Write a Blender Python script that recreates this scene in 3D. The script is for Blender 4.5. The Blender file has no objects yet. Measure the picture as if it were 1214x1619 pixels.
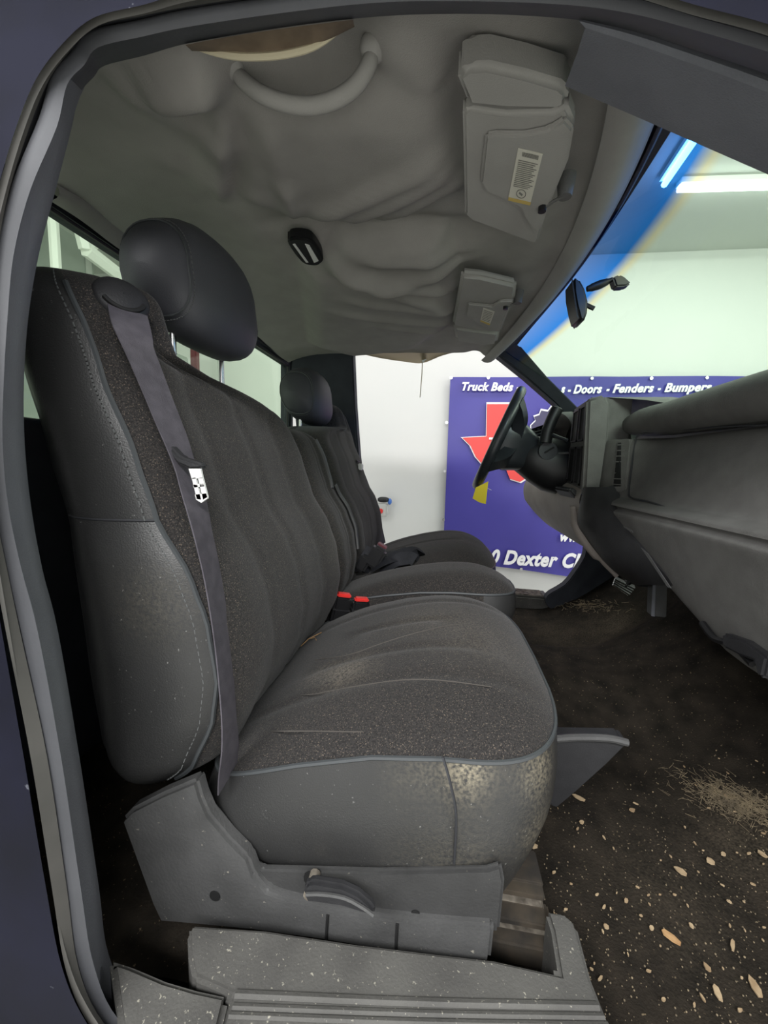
import bpy, bmesh, math, random
from mathutils import Vector, Matrix, noise
random.seed(7)
S = bpy.context.scene
COL = S.collection
PI = math.pi

# ------------------------------------------------------------------ camera
FPX, W, H = 609.0, 1214, 1619
YAW, PITCH, ROLL = math.radians(8), math.radians(-7), math.radians(2)
CAM = Vector((0.0, -1.142, 1.14))
FW = Vector((-math.sin(YAW) * math.cos(PITCH), math.cos(YAW) * math.cos(PITCH), math.sin(PITCH)))
RT = Vector((math.cos(YAW), math.sin(YAW), 0))
UP = RT.cross(FW)
cr, sr = math.cos(ROLL), math.sin(ROLL)
right = cr * RT + sr * UP
upv = (cr * UP - sr * RT)
cd = bpy.data.cameras.new('camera'); co = bpy.data.objects.new('camera', cd); COL.objects.link(co)
cd.sensor_fit = 'HORIZONTAL'; cd.sensor_width = 36.0; cd.lens = 36.0 * FPX / W
cd.clip_start = 0.02; cd.clip_end = 100
m = Matrix.Identity(4)
for i, v in enumerate((right, upv, -FW)):
    for k in range(3): m[k][i] = v[k]
m.translation = CAM
co.matrix_world = m
S.camera = co

# ------------------------------------------------------------------ world, lights, exposure
S.view_settings.view_transform = 'Standard'; S.view_settings.look = 'None'
S.view_settings.exposure = 0.43; S.view_settings.gamma = 1.0; S.view_settings.use_curve_mapping = False
wd = bpy.data.worlds.new('world'); S.world = wd; wd.use_nodes = True
bg = wd.node_tree.nodes['Background']
bg.inputs[0].default_value = (1.0, 1.0, 0.985, 1); bg.inputs[1].default_value = 0.95

def area(name, loc, target, sx, sy, power, color=(1, 1, 1)):
    l = bpy.data.lights.new(name, 'AREA'); l.shape = 'RECTANGLE'; l.size = sx; l.size_y = sy
    l.energy = power; l.color = color
    o = bpy.data.objects.new(name, l); COL.objects.link(o); o.location = loc
    o.rotation_euler = (Vector(target) - Vector(loc)).to_track_quat('-Z', 'Y').to_euler()
    return o
# rows of shop ceiling strip lights on both sides of the truck
area('shop_light_row_near', (-0.2, -2.8, 2.85), (0, -1.8, 0.0), 4.0, 0.5, 170)
area('shop_light_row_far', (0.6, 1.6, 2.85), (0.6, 1.6, 0.0), 5.0, 0.4, 22)
area('shop_light_row_front', (3.2, -0.6, 2.85), (1.6, -0.4, 0.4), 3.0, 0.5, 60)

# ------------------------------------------------------------------ pixel rays -> points in the place
def ray(px, py):
    a = (px - W / 2) / FPX; b = (py - H / 2) / FPX
    return FW + a * right - b * upv
def PY(px, py, y):
    d = ray(px, py); return CAM + d * ((y - CAM.y) / d.y)
def PX(px, py, x):
    d = ray(px, py); return CAM + d * ((x - CAM.x) / d.x)
def PZ(px, py, z):
    d = ray(px, py); return CAM + d * ((z - CAM.z) / d.z)

# ------------------------------------------------------------------ materials
def lin(c):
    return tuple((v / 255 / 12.92) if v / 255 <= 0.04045 else ((v / 255 + 0.055) / 1.055) ** 2.4 for v in c)
def newmat(name):
    mt = bpy.data.materials.new(name); mt.use_nodes = True
    return mt, mt.node_tree.nodes, mt.node_tree.links, mt.node_tree.nodes['Principled BSDF']
def mat(name, rgb, rough=0.6, rgb2=None, nscale=30, bump=0.0, bscale=300, spec=0.5, metal=0.0, thr=(0.35, 0.65),
        specks=None, speck_scale=400, speck_thr=0.72, dust=None, sheen=0.0, detail=4):
    """procedural surface: two tones by noise, fine bump, optional specks, optional dust from the mesh's 'dust' attribute"""
    mt, n, l, p = newmat(name)
    p.inputs['Roughness'].default_value = rough; p.inputs['Metallic'].default_value = metal
    p.inputs['Specular IOR Level'].default_value = spec
    if sheen: p.inputs['Sheen Weight'].default_value = sheen
    tc = n.new('ShaderNodeTexCoord')
    c1 = (*lin(rgb), 1); c2 = (*lin(rgb2 or rgb), 1)
    nz = n.new('ShaderNodeTexNoise'); nz.inputs['Scale'].default_value = nscale; nz.inputs['Detail'].default_value = detail
    l.new(tc.outputs['Object'], nz.inputs['Vector'])
    rp = n.new('ShaderNodeValToRGB'); rp.color_ramp.elements[0].position = thr[0]; rp.color_ramp.elements[1].position = thr[1]
    rp.color_ramp.elements[0].color = c1; rp.color_ramp.elements[1].color = c2
    l.new(nz.outputs['Fac'], rp.inputs[0]); out = rp.outputs[0]
    if specks:
        n2 = n.new('ShaderNodeTexNoise'); n2.inputs['Scale'].default_value = speck_scale; n2.inputs['Detail'].default_value = 2
        l.new(tc.outputs['Object'], n2.inputs['Vector'])
        r2 = n.new('ShaderNodeValToRGB'); r2.color_ramp.elements[0].position = speck_thr; r2.color_ramp.elements[1].position = speck_thr + 0.06
        l.new(n2.outputs['Fac'], r2.inputs[0])
        mx = n.new('ShaderNodeMix'); mx.data_type = 'RGBA'; l.new(r2.outputs[0], mx.inputs[0]); l.new(out, mx.inputs[6])
        mx.inputs[7].default_value = (*lin(specks), 1); out = mx.outputs[2]
    if dust:
        at = n.new('ShaderNodeAttribute'); at.attribute_name = 'dust'
        n3 = n.new('ShaderNodeTexNoise'); n3.inputs['Scale'].default_value = 240; n3.inputs['Detail'].default_value = 6
        l.new(tc.outputs['Object'], n3.inputs['Vector'])
        ml = n.new('ShaderNodeMath'); ml.operation = 'MULTIPLY'; l.new(at.outputs['Fac'], ml.inputs[0])
        r3 = n.new('ShaderNodeMapRange'); r3.inputs[1].default_value = 0.35; r3.inputs[2].default_value = 0.65
        l.new(n3.outputs['Fac'], r3.inputs[0]); l.new(r3.outputs[0], ml.inputs[1])
        mx = n.new('ShaderNodeMix'); mx.data_type = 'RGBA'; l.new(ml.outputs[0], mx.inputs[0]); l.new(out, mx.inputs[6])
        mx.inputs[7].default_value = (*lin(dust), 1); out = mx.outputs[2]
    l.new(out, p.inputs['Base Color'])
    if bump:
        nb = n.new('ShaderNodeTexNoise'); nb.inputs['Scale'].default_value = bscale; nb.inputs['Detail'].default_value = 3
        l.new(tc.outputs['Object'], nb.inputs['Vector'])
        bp = n.new('ShaderNodeBump'); bp.inputs['Strength'].default_value = bump; bp.inputs['Distance'].default_value = 0.002
        l.new(nb.outputs['Fac'], bp.inputs['Height']); l.new(bp.outputs[0], p.inputs['Normal'])
    return mt
M = {}
M['wall'] = mat('painted_white_wall', (216, 216, 213), 0.8, (212, 213, 210), 1.5)
M['ceil'] = mat('ceiling_panels', (205, 208, 203), 0.85, (196, 199, 194), 0.8)
M['concrete'] = mat('shop_concrete', (196, 196, 190), 0.7, (182, 182, 177), 3)
M['fabric'] = mat('black_tweed', (33, 32, 32), 0.95, (52, 50, 49), 420, 0.5, 420, 0.15, specks=(104, 94, 84), speck_scale=620, speck_thr=0.62, dust=(150, 140, 124), sheen=0.1)
M['leather'] = mat('charcoal_vinyl', (42, 42, 42), 0.42, (48, 48, 48), 6, 0.25, 500, 0.5, specks=(112, 112, 110), speck_scale=230, speck_thr=0.71, dust=(165, 155, 132))
M['headrest'] = mat('headrest_vinyl', (60, 61, 66), 0.55, (65, 66, 71), 8, 0.2, 500, 0.5)
M['piping'] = mat('vinyl_piping', (62, 65, 67), 0.5)
M['seam'] = mat('dusty_seam', (74, 70, 66), 0.95)
M['thread'] = mat('grey_thread', (92, 94, 94), 0.8)
M['shield'] = mat('grey_seat_plastic', (78, 78, 78), 0.55, (66, 66, 66), 14, 0.3, 250, 0.3, specks=(140, 136, 126), speck_scale=160, speck_thr=0.72)
M['plate'] = mat('dark_seat_plastic', (60, 60, 60), 0.6, (50, 50, 50), 14, 0.3, 250, 0.3, specks=(100, 96, 88), speck_scale=160, speck_thr=0.72)
M['sill'] = mat('dusty_sill_plastic', (86, 85, 82), 0.65, (72, 71, 69), 12, 0.3, 300, 0.3, specks=(140, 137, 126), speck_scale=260, speck_thr=0.67)
M['rubber'] = mat('door_rubber', (64, 65, 69), 0.6, (72, 73, 77), 9, 0.1, 200, 0.4)
M['groove'] = mat('dark_rubber', (38, 39, 43), 0.7)
M['flange'] = mat('dusty_flange', (84, 82, 79), 0.75, (70, 69, 66), 10)
M['paint'] = mat('navy_paint', (9, 10, 22), 0.6, (15, 16, 32), 9, spec=0.08, specks=(104, 106, 114), speck_scale=75, speck_thr=0.72)
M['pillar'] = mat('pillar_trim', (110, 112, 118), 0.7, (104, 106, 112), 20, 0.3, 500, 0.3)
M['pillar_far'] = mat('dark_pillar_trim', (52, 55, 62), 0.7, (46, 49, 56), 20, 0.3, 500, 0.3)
M['liner'] = mat('headliner_cloth', (154, 151, 147), 0.95, (146, 143, 139), 12, 0.3, 600, 0.1)
M['thin'], _n, _l, _p = newmat('thin_backlit_cloth')
_p.inputs['Base Color'].default_value = (*lin((150, 142, 126)), 1); _p.inputs['Roughness'].default_value = 1
_t = _n.new('ShaderNodeBsdfTranslucent'); _t.inputs[0].default_value = (*lin((205, 192, 166)), 1)
_m = _n.new('ShaderNodeMixShader'); _m.inputs[0].default_value = .6; _l.new(_p.outputs[0], _m.inputs[1]); _l.new(_t.outputs[0], _m.inputs[2])
_l.new(_m.outputs[0], _n['Material Output'].inputs[0])
M['foam'] = mat('brown_foam', (122, 106, 88), 0.95, (104, 90, 74), 40)
M['edge'] = mat('torn_pale_edge', (206, 196, 168), 0.9)
M['visor'] = mat('visor_cloth', (158, 156, 152), 0.9, (152, 150, 146), 12, 0.2, 600, 0.1)
M['dash'] = mat('dash_plastic', (96, 95, 93), 0.6, (88, 87, 85), 30, 0.35, 420, 0.4)
M['dash_dark'] = mat('dash_black', (40, 40, 42), 0.55, (34, 34, 36), 30, 0.2, 420, 0.4)
M['dash_lower'] = mat('knee_panel_plastic', (152, 144, 138), 0.6, (140, 132, 126), 12, 0.25, 420, 0.4)
M['black'] = mat('black_plastic', (20, 20, 22), 0.45)
M['hole'] = mat('unlit_opening', (9, 9, 10), 0.8)
M['wheel'] = mat('wheel_black', (34, 37, 41), 0.35, (40, 43, 47), 20)
M['wheel_blue'] = mat('wheel_blue_sheen', (44, 70, 98), 0.3)  # blue sheen of the rim top put into a base colour
M['belt'] = mat('belt_webbing', (80, 77, 83), 0.75, (70, 67, 73), 60, 0.3, 800, 0.2)
M['belt_black'] = mat('black_webbing', (36, 37, 42), 0.7, (30, 31, 35), 60, 0.3, 800, 0.3)
M['chrome'] = mat('bright_metal', (205, 205, 205), 0.25, metal=1.0)
M['white_metal'] = mat('latch_metal', (226, 226, 224), 0.35, metal=0.3)
M['red'] = mat('red_button', (214, 52, 48), 0.4)
M['carpet'] = mat('black_carpet', (26, 24, 21), 1.0, (48, 43, 37), 22, 0.8, 260, 0.1, specks=(104, 92, 74), speck_scale=210, speck_thr=0.68, thr=(0.3, 0.75), detail=8, dust=(112, 102, 86))
M['rail'] = mat('dirty_steel', (58, 55, 52), 0.5, (84, 76, 66), 30, metal=0.3)
M['rail_light'] = mat('worn_steel', (150, 142, 130), 0.5, (84, 78, 70), 60, metal=0.3)
M['banner'] = mat('blue_vinyl', (60, 54, 142), 0.45, (66, 60, 150), 2)
M['texas'] = mat('red_print', (232, 74, 70), 0.5)
M['print'] = mat('white_print', (244, 244, 244), 0.6)
M['printgrey'] = mat('dark_print', (70, 66, 96), 0.6)
M['yellow'] = mat('yellow_tag', (242, 218, 40), 0.6)
M['label'] = mat('label_paper', (206, 203, 190), 0.7)
M['ink'] = mat('label_ink', (120, 118, 112), 0.8)
M['ochre'] = mat('label_ochre', (196, 170, 96), 0.8)
M['chip'] = mat('wood_chip', (172, 152, 122), 0.9, (138, 116, 88), 60)
M['straw'] = mat('dry_straw', (136, 122, 98), 0.95, (100, 90, 74), 50)
M['leaf'] = mat('dry_leaf', (176, 142, 100), 0.9, (146, 110, 72), 60)
M['lens'] = mat('lamp_lens', (226, 226, 222), 0.2)
M['redpost'] = mat('red_painted_steel', (96, 40, 46), 0.5)
M['clear'] = mat('cloudy_bin', (188, 190, 186), 0.3)
M['blue'] = mat('blue_plastic', (60, 110, 190), 0.4)
M['whitesteel'] = mat('white_steel', (244, 246, 240), 0.5)
M['greysheet'] = mat('grey_sheet_metal', (164, 170, 164), 0.6, (150, 157, 151), 2)
M['firewall'] = mat('black_insulation', (24, 24, 25), 0.9)
def emit(name, rgb, s):
    mt, n, l, p = newmat(name)
    p.inputs['Base Color'].default_value = (1, 1, 1, 1); p.inputs['Emission Color'].default_value = (*rgb, 1); p.inputs['Emission Strength'].default_value = s
    return mt
M['tube'] = emit('led_tube', (1, 1, 1), 9)
def glass(name, rgb, band=False):
    mt, n, l, p = newmat(name); n.remove(p)
    out = n['Material Output']
    tr = n.new('ShaderNodeBsdfTransparent'); tr.inputs[0].default_value = (*rgb, 1)
    gl = n.new('ShaderNodeBsdfGlossy'); gl.inputs['Roughness'].default_value = 0.02
    mx = n.new('ShaderNodeMixShader'); mx.inputs[0].default_value = 0.03
    l.new(tr.outputs[0], mx.inputs[1]); l.new(gl.outputs[0], mx.inputs[2]); l.new(mx.outputs[0], out.inputs[0])
    if band:   # factory shade band along the top edge of the windshield
        uv = n.new('ShaderNodeUVMap'); uv.uv_map = 'UVMap'
        sp = n.new('ShaderNodeSeparateXYZ'); l.new(uv.outputs[0], sp.inputs[0])
        rp = n.new('ShaderNodeValToRGB'); cr_ = rp.color_ramp
        cr_.elements[0].position = 0.0; cr_.elements[0].color = (0.16, 0.32, 0.75, 1)
        cr_.elements[1].position = 0.135; cr_.elements[1].color = (*rgb, 1)
        e = cr_.elements.new(0.09); e.color = (0.03, 0.25, 0.80, 1)
        e = cr_.elements.new(0.118); e.color = (0.80, 0.80, 0.50, 1)
        l.new(sp.outputs[1], rp.inputs[0]); l.new(rp.outputs[0], tr.inputs[0])
    return mt
M['glass'] = glass('green_tinted_glass', (0.86, 0.94, 0.85))
M['windshield'] = glass('banded_windshield_glass', (0.76, 0.92, 0.78), True)

# ------------------------------------------------------------------ building helpers
def V(*a): return Vector(a)
def catmull(pts, n=6, closed=False):
    pts = [Vector(p) for p in pts]; out = []; N = len(pts)
    rng = range(N) if closed else range(N - 1)
    for i in rng:
        if closed: p0, p1, p2, p3 = pts[(i - 1) % N], pts[i], pts[(i + 1) % N], pts[(i + 2) % N]
        else:
            p1, p2 = pts[i], pts[i + 1]
            p0 = pts[i - 1] if i else p1 * 2 - p2
            p3 = pts[i + 2] if i + 2 < N else p2 * 2 - p1
        for k in range(n):
            t = k / n
            out.append(0.5 * ((2 * p1) + (p2 - p0) * t + (2 * p0 - 5 * p1 + 4 * p2 - p3) * t * t + (3 * p1 - p0 - 3 * p2 + p3) * t ** 3))
    if not closed: out.append(pts[-1].copy())
    return out
def finish(bm, name, mt, parent=None, angle=40, smooth=True):
    bmesh.ops.remove_doubles(bm, verts=bm.verts, dist=1e-6)
    bmesh.ops.recalc_face_normals(bm, faces=bm.faces)
    for f in bm.faces: f.smooth = smooth
    if smooth:
        for e in bm.edges:
            if len(e.link_faces) == 2 and e.calc_face_angle(0) > math.radians(angle): e.smooth = False
    me = bpy.data.meshes.new(name); bm.to_mesh(me); bm.free()
    return link(me, name, mt, parent)
def link(me, name, mt, parent=None):
    if mt is not None:
        me.materials.clear(); me.materials.append(mt)
    o = bpy.data.objects.new(name, me); COL.objects.link(o)
    if parent is not None: adopt(o, parent)
    return o
def world_loc(o):
    p = Vector(o.location)
    while o.parent is not None and o.matrix_parent_inverse == Matrix.Identity(4) and False: pass
    return p
def adopt(o, parent):
    o.parent = parent
    if parent.type == 'EMPTY': o.matrix_parent_inverse = Matrix.Translation(-Vector(parent.location))
def thing(name, label, cat, loc, group=None):
    o = bpy.data.objects.new(name, None); o.empty_display_size = 0.05; COL.objects.link(o); o.location = loc
    return tag(o, label, cat, group)
def tag(o, label, cat, group=None):
    o['label'] = label; o['category'] = cat
    if group: o['group'] = group
    return o
def struct(o): o['kind'] = 'structure'; return o
def grid(rows, closed=False, bm=None, cols=None, cap0=False, cap1=False):
    bm = bm or bmesh.new(); vs = [[bm.verts.new(p) for p in r] for r in rows]
    for a, b in zip(vs, vs[1:]):
        n = len(a); rng = cols if cols is not None else range(n if closed else n - 1)
        for j in rng:
            q = [a[j % n], a[(j + 1) % n], b[(j + 1) % n], b[j % n]]
            try: bm.faces.new(q)
            except ValueError: pass
    if cap0: bm.faces.new(vs[0])
    if cap1: bm.faces.new(vs[-1])
    loose = [v for v in bm.verts if not v.link_faces]
    bmesh.ops.delete(bm, geom=loose, context='VERTS')
    return bm
def tube(pts, r, seg=10, bm=None, caps=True, closed=False):
    bm = bm or bmesh.new(); N = len(pts); pts = [Vector(p) for p in pts]; prev = None; rows = []
    for i, p in enumerate(pts):
        a = pts[(i + 1) % N] if (closed or i + 1 < N) else p; b = pts[i - 1] if (closed or i) else p
        t = (a - b).normalized()
        if prev is None: prev = t.orthogonal().normalized()
        nrm = (prev - t * prev.dot(t)).normalized(); prev = nrm; bn = t.cross(nrm)
        rr = r[i] if isinstance(r, (list, tuple)) else r
        rows.append([p + (nrm * math.cos(2 * PI * k / seg) + bn * math.sin(2 * PI * k / seg)) * rr for k in range(seg)])
    if closed: rows.append(rows[0])
    grid(rows, True, bm, cap0=caps and not closed, cap1=caps and not closed)
    return bm
def ribbon(pts, width_dirs, w, th, bm=None):
    """flat strap along pts; width_dirs = unit vectors (one or per point)"""
    bm = bm or bmesh.new(); rows = []; N = len(pts)
    for i, p in enumerate(pts):
        t = (Vector(pts[min(i + 1, N - 1)]) - Vector(pts[max(i - 1, 0)])).normalized()
        wd_ = Vector(width_dirs[i] if isinstance(width_dirs, list) else width_dirs); wd_ = (wd_ - t * wd_.dot(t)).normalized()
        nn = t.cross(wd_); ww = (w[i] if isinstance(w, list) else w) / 2
        p = Vector(p)
        rows.append([p + wd_ * ww + nn * th / 2, p - wd_ * ww + nn * th / 2, p - wd_ * ww - nn * th / 2, p + wd_ * ww - nn * th / 2])
    return grid(rows, True, bm, cap0=True, cap1=True)
def prism(pts, vec, bm=None, bevel=0.0, seg=2):
    bm2 = bmesh.new(); vec = Vector(vec)
    a = [bm2.verts.new(p) for p in pts]; b = [bm2.verts.new(Vector(p) + vec) for p in pts]
    n = len(pts); bm2.faces.new(a); bm2.faces.new(b[::-1])
    for i in range(n): bm2.faces.new((a[i], a[(i + 1) % n], b[(i + 1) % n], b[i]))
    bmesh.ops.recalc_face_normals(bm2, faces=bm2.faces)
    if bevel:
        es = [e for e in bm2.edges if e.calc_face_angle(0) > 0.4]
        bmesh.ops.bevel(bm2, geom=es, offset=bevel, segments=seg, affect='EDGES', clamp_overlap=True)
    return merge(bm, bm2)
def merge(bm, bm2):
    if bm is None: return bm2
    me = bpy.data.meshes.new('tmp'); bm2.to_mesh(me); bm2.free(); bm.from_mesh(me); bpy.data.meshes.remove(me); return bm
def box(c, s, bm=None, bevel=0.0, mtx=None, seg=2):
    bm2 = bmesh.new(); bmesh.ops.create_cube(bm2, size=1)
    bmesh.ops.scale(bm2, vec=Vector(s), verts=bm2.verts)
    if bevel: bmesh.ops.bevel(bm2, geom=bm2.edges[:], offset=bevel, segments=seg, affect='EDGES', clamp_overlap=True)
    if mtx is not None: bmesh.ops.transform(bm2, matrix=mtx, verts=bm2.verts)
    bmesh.ops.translate(bm2, vec=Vector(c), verts=bm2.verts)
    return merge(bm, bm2)
def ball(c, s, bm=None, e=2.0, nu=24, nv=16):
    """superellipsoid"""
    def sp(v, p): return math.copysign(abs(v) ** p, v)
    rows = []
    for i in range(nv + 1):
        ph = -PI / 2 + PI * i / nv
        rows.append([V(c[0] + s[0] * sp(math.cos(ph), 2 / e) * sp(math.cos(th), 2 / e), c[1] + s[1] * sp(math.cos(ph), 2 / e) * sp(math.sin(th), 2 / e), c[2] + s[2] * sp(math.sin(ph), 2 / e)) for th in [2 * PI * k / nu for k in range(nu)]])
    return grid(rows, True, bm)
def lerp(tab, x):
    if x <= tab[0][0]: return tab[0][1]
    for (a, va), (b, vb) in zip(tab, tab[1:]):
        if x <= b:
            t = (x - a) / (b - a); t = t * t * (3 - 2 * t) * 0.35 + t * 0.65
            return va + (vb - va) * t
    return tab[-1][1]
def add_dust(o, spots):
    """own-shaped stains: weight per vertex from distance to spots (x,y,z,radius,strength)"""
    at = o.data.attributes.new('dust', 'FLOAT', 'POINT')
    for i, v in enumerate(o.data.vertices):
        p = v.co; s = 0.0
        for (c, r, k) in spots: s += k * math.exp(-((p - c).length / r) ** 2)
        at.data[i].value = min(1.0, s)

# ================================================================== THE SHOP (setting)
WY = 2.5
def slab(name, a, b, mt):
    c = [(a[i] + b[i]) / 2 for i in range(3)]; s = [abs(b[i] - a[i]) for i in range(3)]
    return struct(finish(box(c, s), name, mt))
slab('floor', (-6, -5, -0.1), (7, WY, 0), M['concrete'])
slab('wall_back', (-6, WY, -0.1), (9, WY + 0.1, 2.93), M['wall'])
slab('wall_left', (-6.1, -1.0, -0.1), (-6, WY, 2.93), M['wall'])
slab('ceiling', (-6, -3.5, 2.93), (9, WY + 0.1, 3.03), M['ceil'])
def light_tube(p, q, label):
    p, q = Vector(p), Vector(q)
    t = thing('ceiling_light', label, 'ceiling light', (p + q) / 2 + V(0, 0, 0.055), 'shop ceiling strip lights')
    finish(tube([p, q], 0.018, 8), 'tube', M['tube'], t)
    d = (q - p).normalized(); side = d.cross(V(0, 0, 1))
    a = p + V(0, 0, 0.02); b = q + V(0, 0, 0.02)
    finish(prism([a + side * 0.03, b + side * 0.03, b - side * 0.03, a - side * 0.03], (0, 0, 0.035)), 'housing', M['whitesteel'], t)
light_tube(PZ(1050, 292, 2.88), PZ(1102, 216, 2.88), 'short bright strip light seen through the blue windshield band')
light_tube(PZ(1072, 299, 2.88), PZ(1300, 292, 2.88), 'long bright strip light seen below the blue windshield band')

# banner on the back wall
BY = WY - 0.06
bn = thing('banner', 'large royal blue vinyl advertising banner with red state map on white wall', 'banner', PY(860, 905, BY))
rows = []
NX, NZ = 60, 24
for j in range(NZ + 1):
    v = j / NZ; row = []
    for i in range(NX + 1):
        uu = i / NX
        px = 712 + uu * 690 - v * 12 * (1 - uu)
        top = 596 - 2 * uu; bot = 884 + 28 * min(1, uu * 3.2) + 6 * uu
        p = PY(px, top + (bot - top) * v, BY)
        p.y += 0.012 * math.sin(9 * uu + 5 * v) * math.sin(7 * v + 14 * uu) + 0.01 * noise.noise(V(uu * 8, v * 4, 1))
        row.append(p)
    rows.append(row)
finish(grid(rows), 'sheet', M['banner'], bn)
def text(s, pl, pr, cap, name, mt, parent, y, shear=0.28, off=0.04):
    """lettering fitted so that its baseline runs from pixel pl to pixel pr, cap = cap height in pixels"""
    cu = bpy.data.curves.new(name, 'FONT'); cu.body = s; cu.shear = shear; cu.offset = off; cu.extrude = 0.02; cu.resolution_u = 4; cu.space_character = 1.08
    tmp = bpy.data.objects.new('tmp', cu); COL.objects.link(tmp)
    dg = bpy.context.evaluated_depsgraph_get(); me = bpy.data.meshes.new_from_object(tmp.evaluated_get(dg)); bpy.data.objects.remove(tmp)
    xs = [v.co.x for v in me.vertices]; x0, x1 = min(xs), max(xs)
    A, B = PY(*pl, y), PY(*pr, y); T = PY(pl[0], pl[1] - cap, y)
    ex = (B - A) / (x1 - x0); ez = V(0, 0, (T - A).length / 0.70)
    for v in me.vertices:
        c = v.co.copy(); v.co = A + ex * (c.x - x0) + ez * c.y + V(0, -c.z * 0.15, 0)
    return link(me, name, mt, parent)
TY = BY - 0.03
text('Truck Beds', (730, 617), (811, 618), 12.5, 'lettering', M['print'], bn, TY)
text('-', (816, 618), (822, 618), 13, 'lettering', M['print'], bn, TY)
text('s', (886, 621), (893, 621), 13, 'lettering', M['print'], bn, TY)
for w_, xa, xb in [('-', 897, 902), ('Doors', 906, 951), ('-', 958, 963), ('Fenders', 968, 1033), ('-', 1039, 1044), ('Bumpers', 1050, 1124), ('-', 1131, 1136), ('Cabs', 1144, 1180)]: text(w_, (xa, 622 - (xa - 897) * .018), (xb, 622 - (xb - 897) * .018), 13, 'lettering', M['print'], bn, TY)
text('0 Dexter Ch', (775, 890), (921, 898), 21, 'lettering', M['print'], bn, TY)
text('www', (885, 855), (928, 857), 14, 'lettering', M['print'], bn, TY)
text('C', (843, 812), (880, 814), 28, 'lettering', M['print'], bn, TY)
def poly_px(pts, y, th, name, mt, parent):
    return finish(prism([PY(a, b, y) for a, b in pts], (0, th, 0)), name, mt, parent, smooth=False)
tex = [(770, 639), (812, 639), (812, 672), (835, 690), (836, 712), (832, 740), (830, 757), (822, 762), (806, 757), (800, 742), (790, 728), (776, 728), (766, 738), (752, 722), (744, 705), (731, 692), (769, 690)]
cxm = sum(a for a, b in tex) / len(tex); cym = sum(b for a, b in tex) / len(tex)
poly_px([(cxm + (a - cxm) * 1.045, cym + (b - cym) * 1.04) for a, b in tex], BY - 0.022, 0.004, 'map_outline', M['print'], bn)
poly_px(tex, BY - 0.028, 0.004, 'state_map', M['texas'], bn)
text('TX', (772, 706), (806, 707), 14, 'lettering', M['print'], bn, BY - 0.034, 0.1)
eng = [(838, 700), (838, 672), (846, 664), (843, 657), (852, 654), (855, 646), (866, 648), (872, 640), (884, 644), (893, 650), (893, 700)]
poly_px(eng, BY - 0.022, 0.004, 'emblem_outline', M['print'], bn)
poly_px([(866 + (a - 866) * 0.93, 676 + (b - 676) * 0.9) for a, b in eng], BY - 0.028, 0.004, 'emblem', M['printgrey'], bn)
for (a, b) in [(713, 597), (772, 597), (936, 598), (1030, 598), (1118, 597), (706, 668), (703, 745), (701, 822), (824, 900)]:
    c = PY(a, b, BY - 0.02)
    finish(tube([c, c + V(0, 0.012, 0)], 0.013, 10), 'grommet', M['chrome'], bn)
# bin fixed to the wall
wb = thing('wall_bin', 'small cloudy plastic bin hung on the white wall behind driver seat', 'bin', PY(606, 817, WY - 0.1))
c = PY(604, 806, WY - 0.09); finish(box(c, (0.11, 0.12, 0.12), bevel=0.012), 'bin_body', M['clear'], wb)
bk = tag(finish(ball(PY(606, 790, WY - 0.09), (0.055, 0.04, 0.026), None, 2.5), 'work_glove', M['black']), 'dark glove lying on top of the wall bin', 'glove')
rc = tag(finish(box(PY(600, 808, WY - 0.16), (0.06, 0.02, 0.045), bevel=0.008), 'red_packet', M['red']), 'red packet on the front of the wall bin', 'packet')
bl = tag(finish(ball(PY(616, 793, WY - 0.09), (0.02, 0.02, 0.03)), 'bottle_cap', M['blue']), 'blue cap beside the dark glove on the wall bin', 'cap')
# things seen through the rear glass
sp_ = thing('steel_frame', 'white welded steel frame seen through rear glass beside near pillar', 'frame', PX(120, 420, -2.6))
XR = -2.6
def bar(a, b, r, mt, name, par):
    finish(tube([a, b], r, 6), name, mt, par)
for a, b, r in [((80, 318), (205, 395), 0.035), ((124, 345), (136, 395), 0.045), ((136, 395), (215, 455), 0.05), ((134, 394), (180, 366), 0.035)]:
    bar(PX(*a, XR), PX(*b, XR), r, M['whitesteel'], 'steel_bar', sp_)
for a in ((82, 320), (214, 454)):
    p = PX(*a, XR); bar(V(p.x, p.y, 0), p, .03, M['whitesteel'], 'upright', sp_)
gs = thing('panel_cabinet', 'grey sheet metal cabinet standing outside the rear glass', 'cabinet', (-3.2, -0.95, 0))
p1 = PX(70, 345, -3.2); p2 = PX(128, 460, -3.2)
finish(box((-3.3, (p1.y + p2.y) / 2 - 0.2, p1.z / 2), (0.4, abs(p2.y - p1.y) + 0.5, p1.z), bevel=0.01), 'cabinet_body', M['greysheet'], gs)
finish(box((-3.09, p2.y - 0.02, p1.z / 2), (0.02, 0.05, p1.z - 0.1), bevel=0.004), 'corner_strip', M['clear'], gs)
a = PX(285, 560, -2.2); finish(box((-2.3, a.y, a.z / 2), (0.2, 0.22, a.z), bevel=0.01), 'tool_locker', M['greysheet'])
tag(bpy.data.objects['tool_locker'], 'pale locker seen through rear glass below passenger headrest', 'locker')
a = PX(308, 560, -2.2); tag(finish(box((-2.2, a.y, a.z / 2 + .05), (0.06, 0.06, a.z + 0.1), bevel=0.01), 'post', M['redpost']), 'dark red steel post beside the pale locker outside', 'post')

# ================================================================== CAB SHELL
cab = thing('truck_cab', 'navy truck cab shell with grey pillars, seals and glass, passenger door opening', 'truck cab', (0, 0, 0.42))
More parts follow.
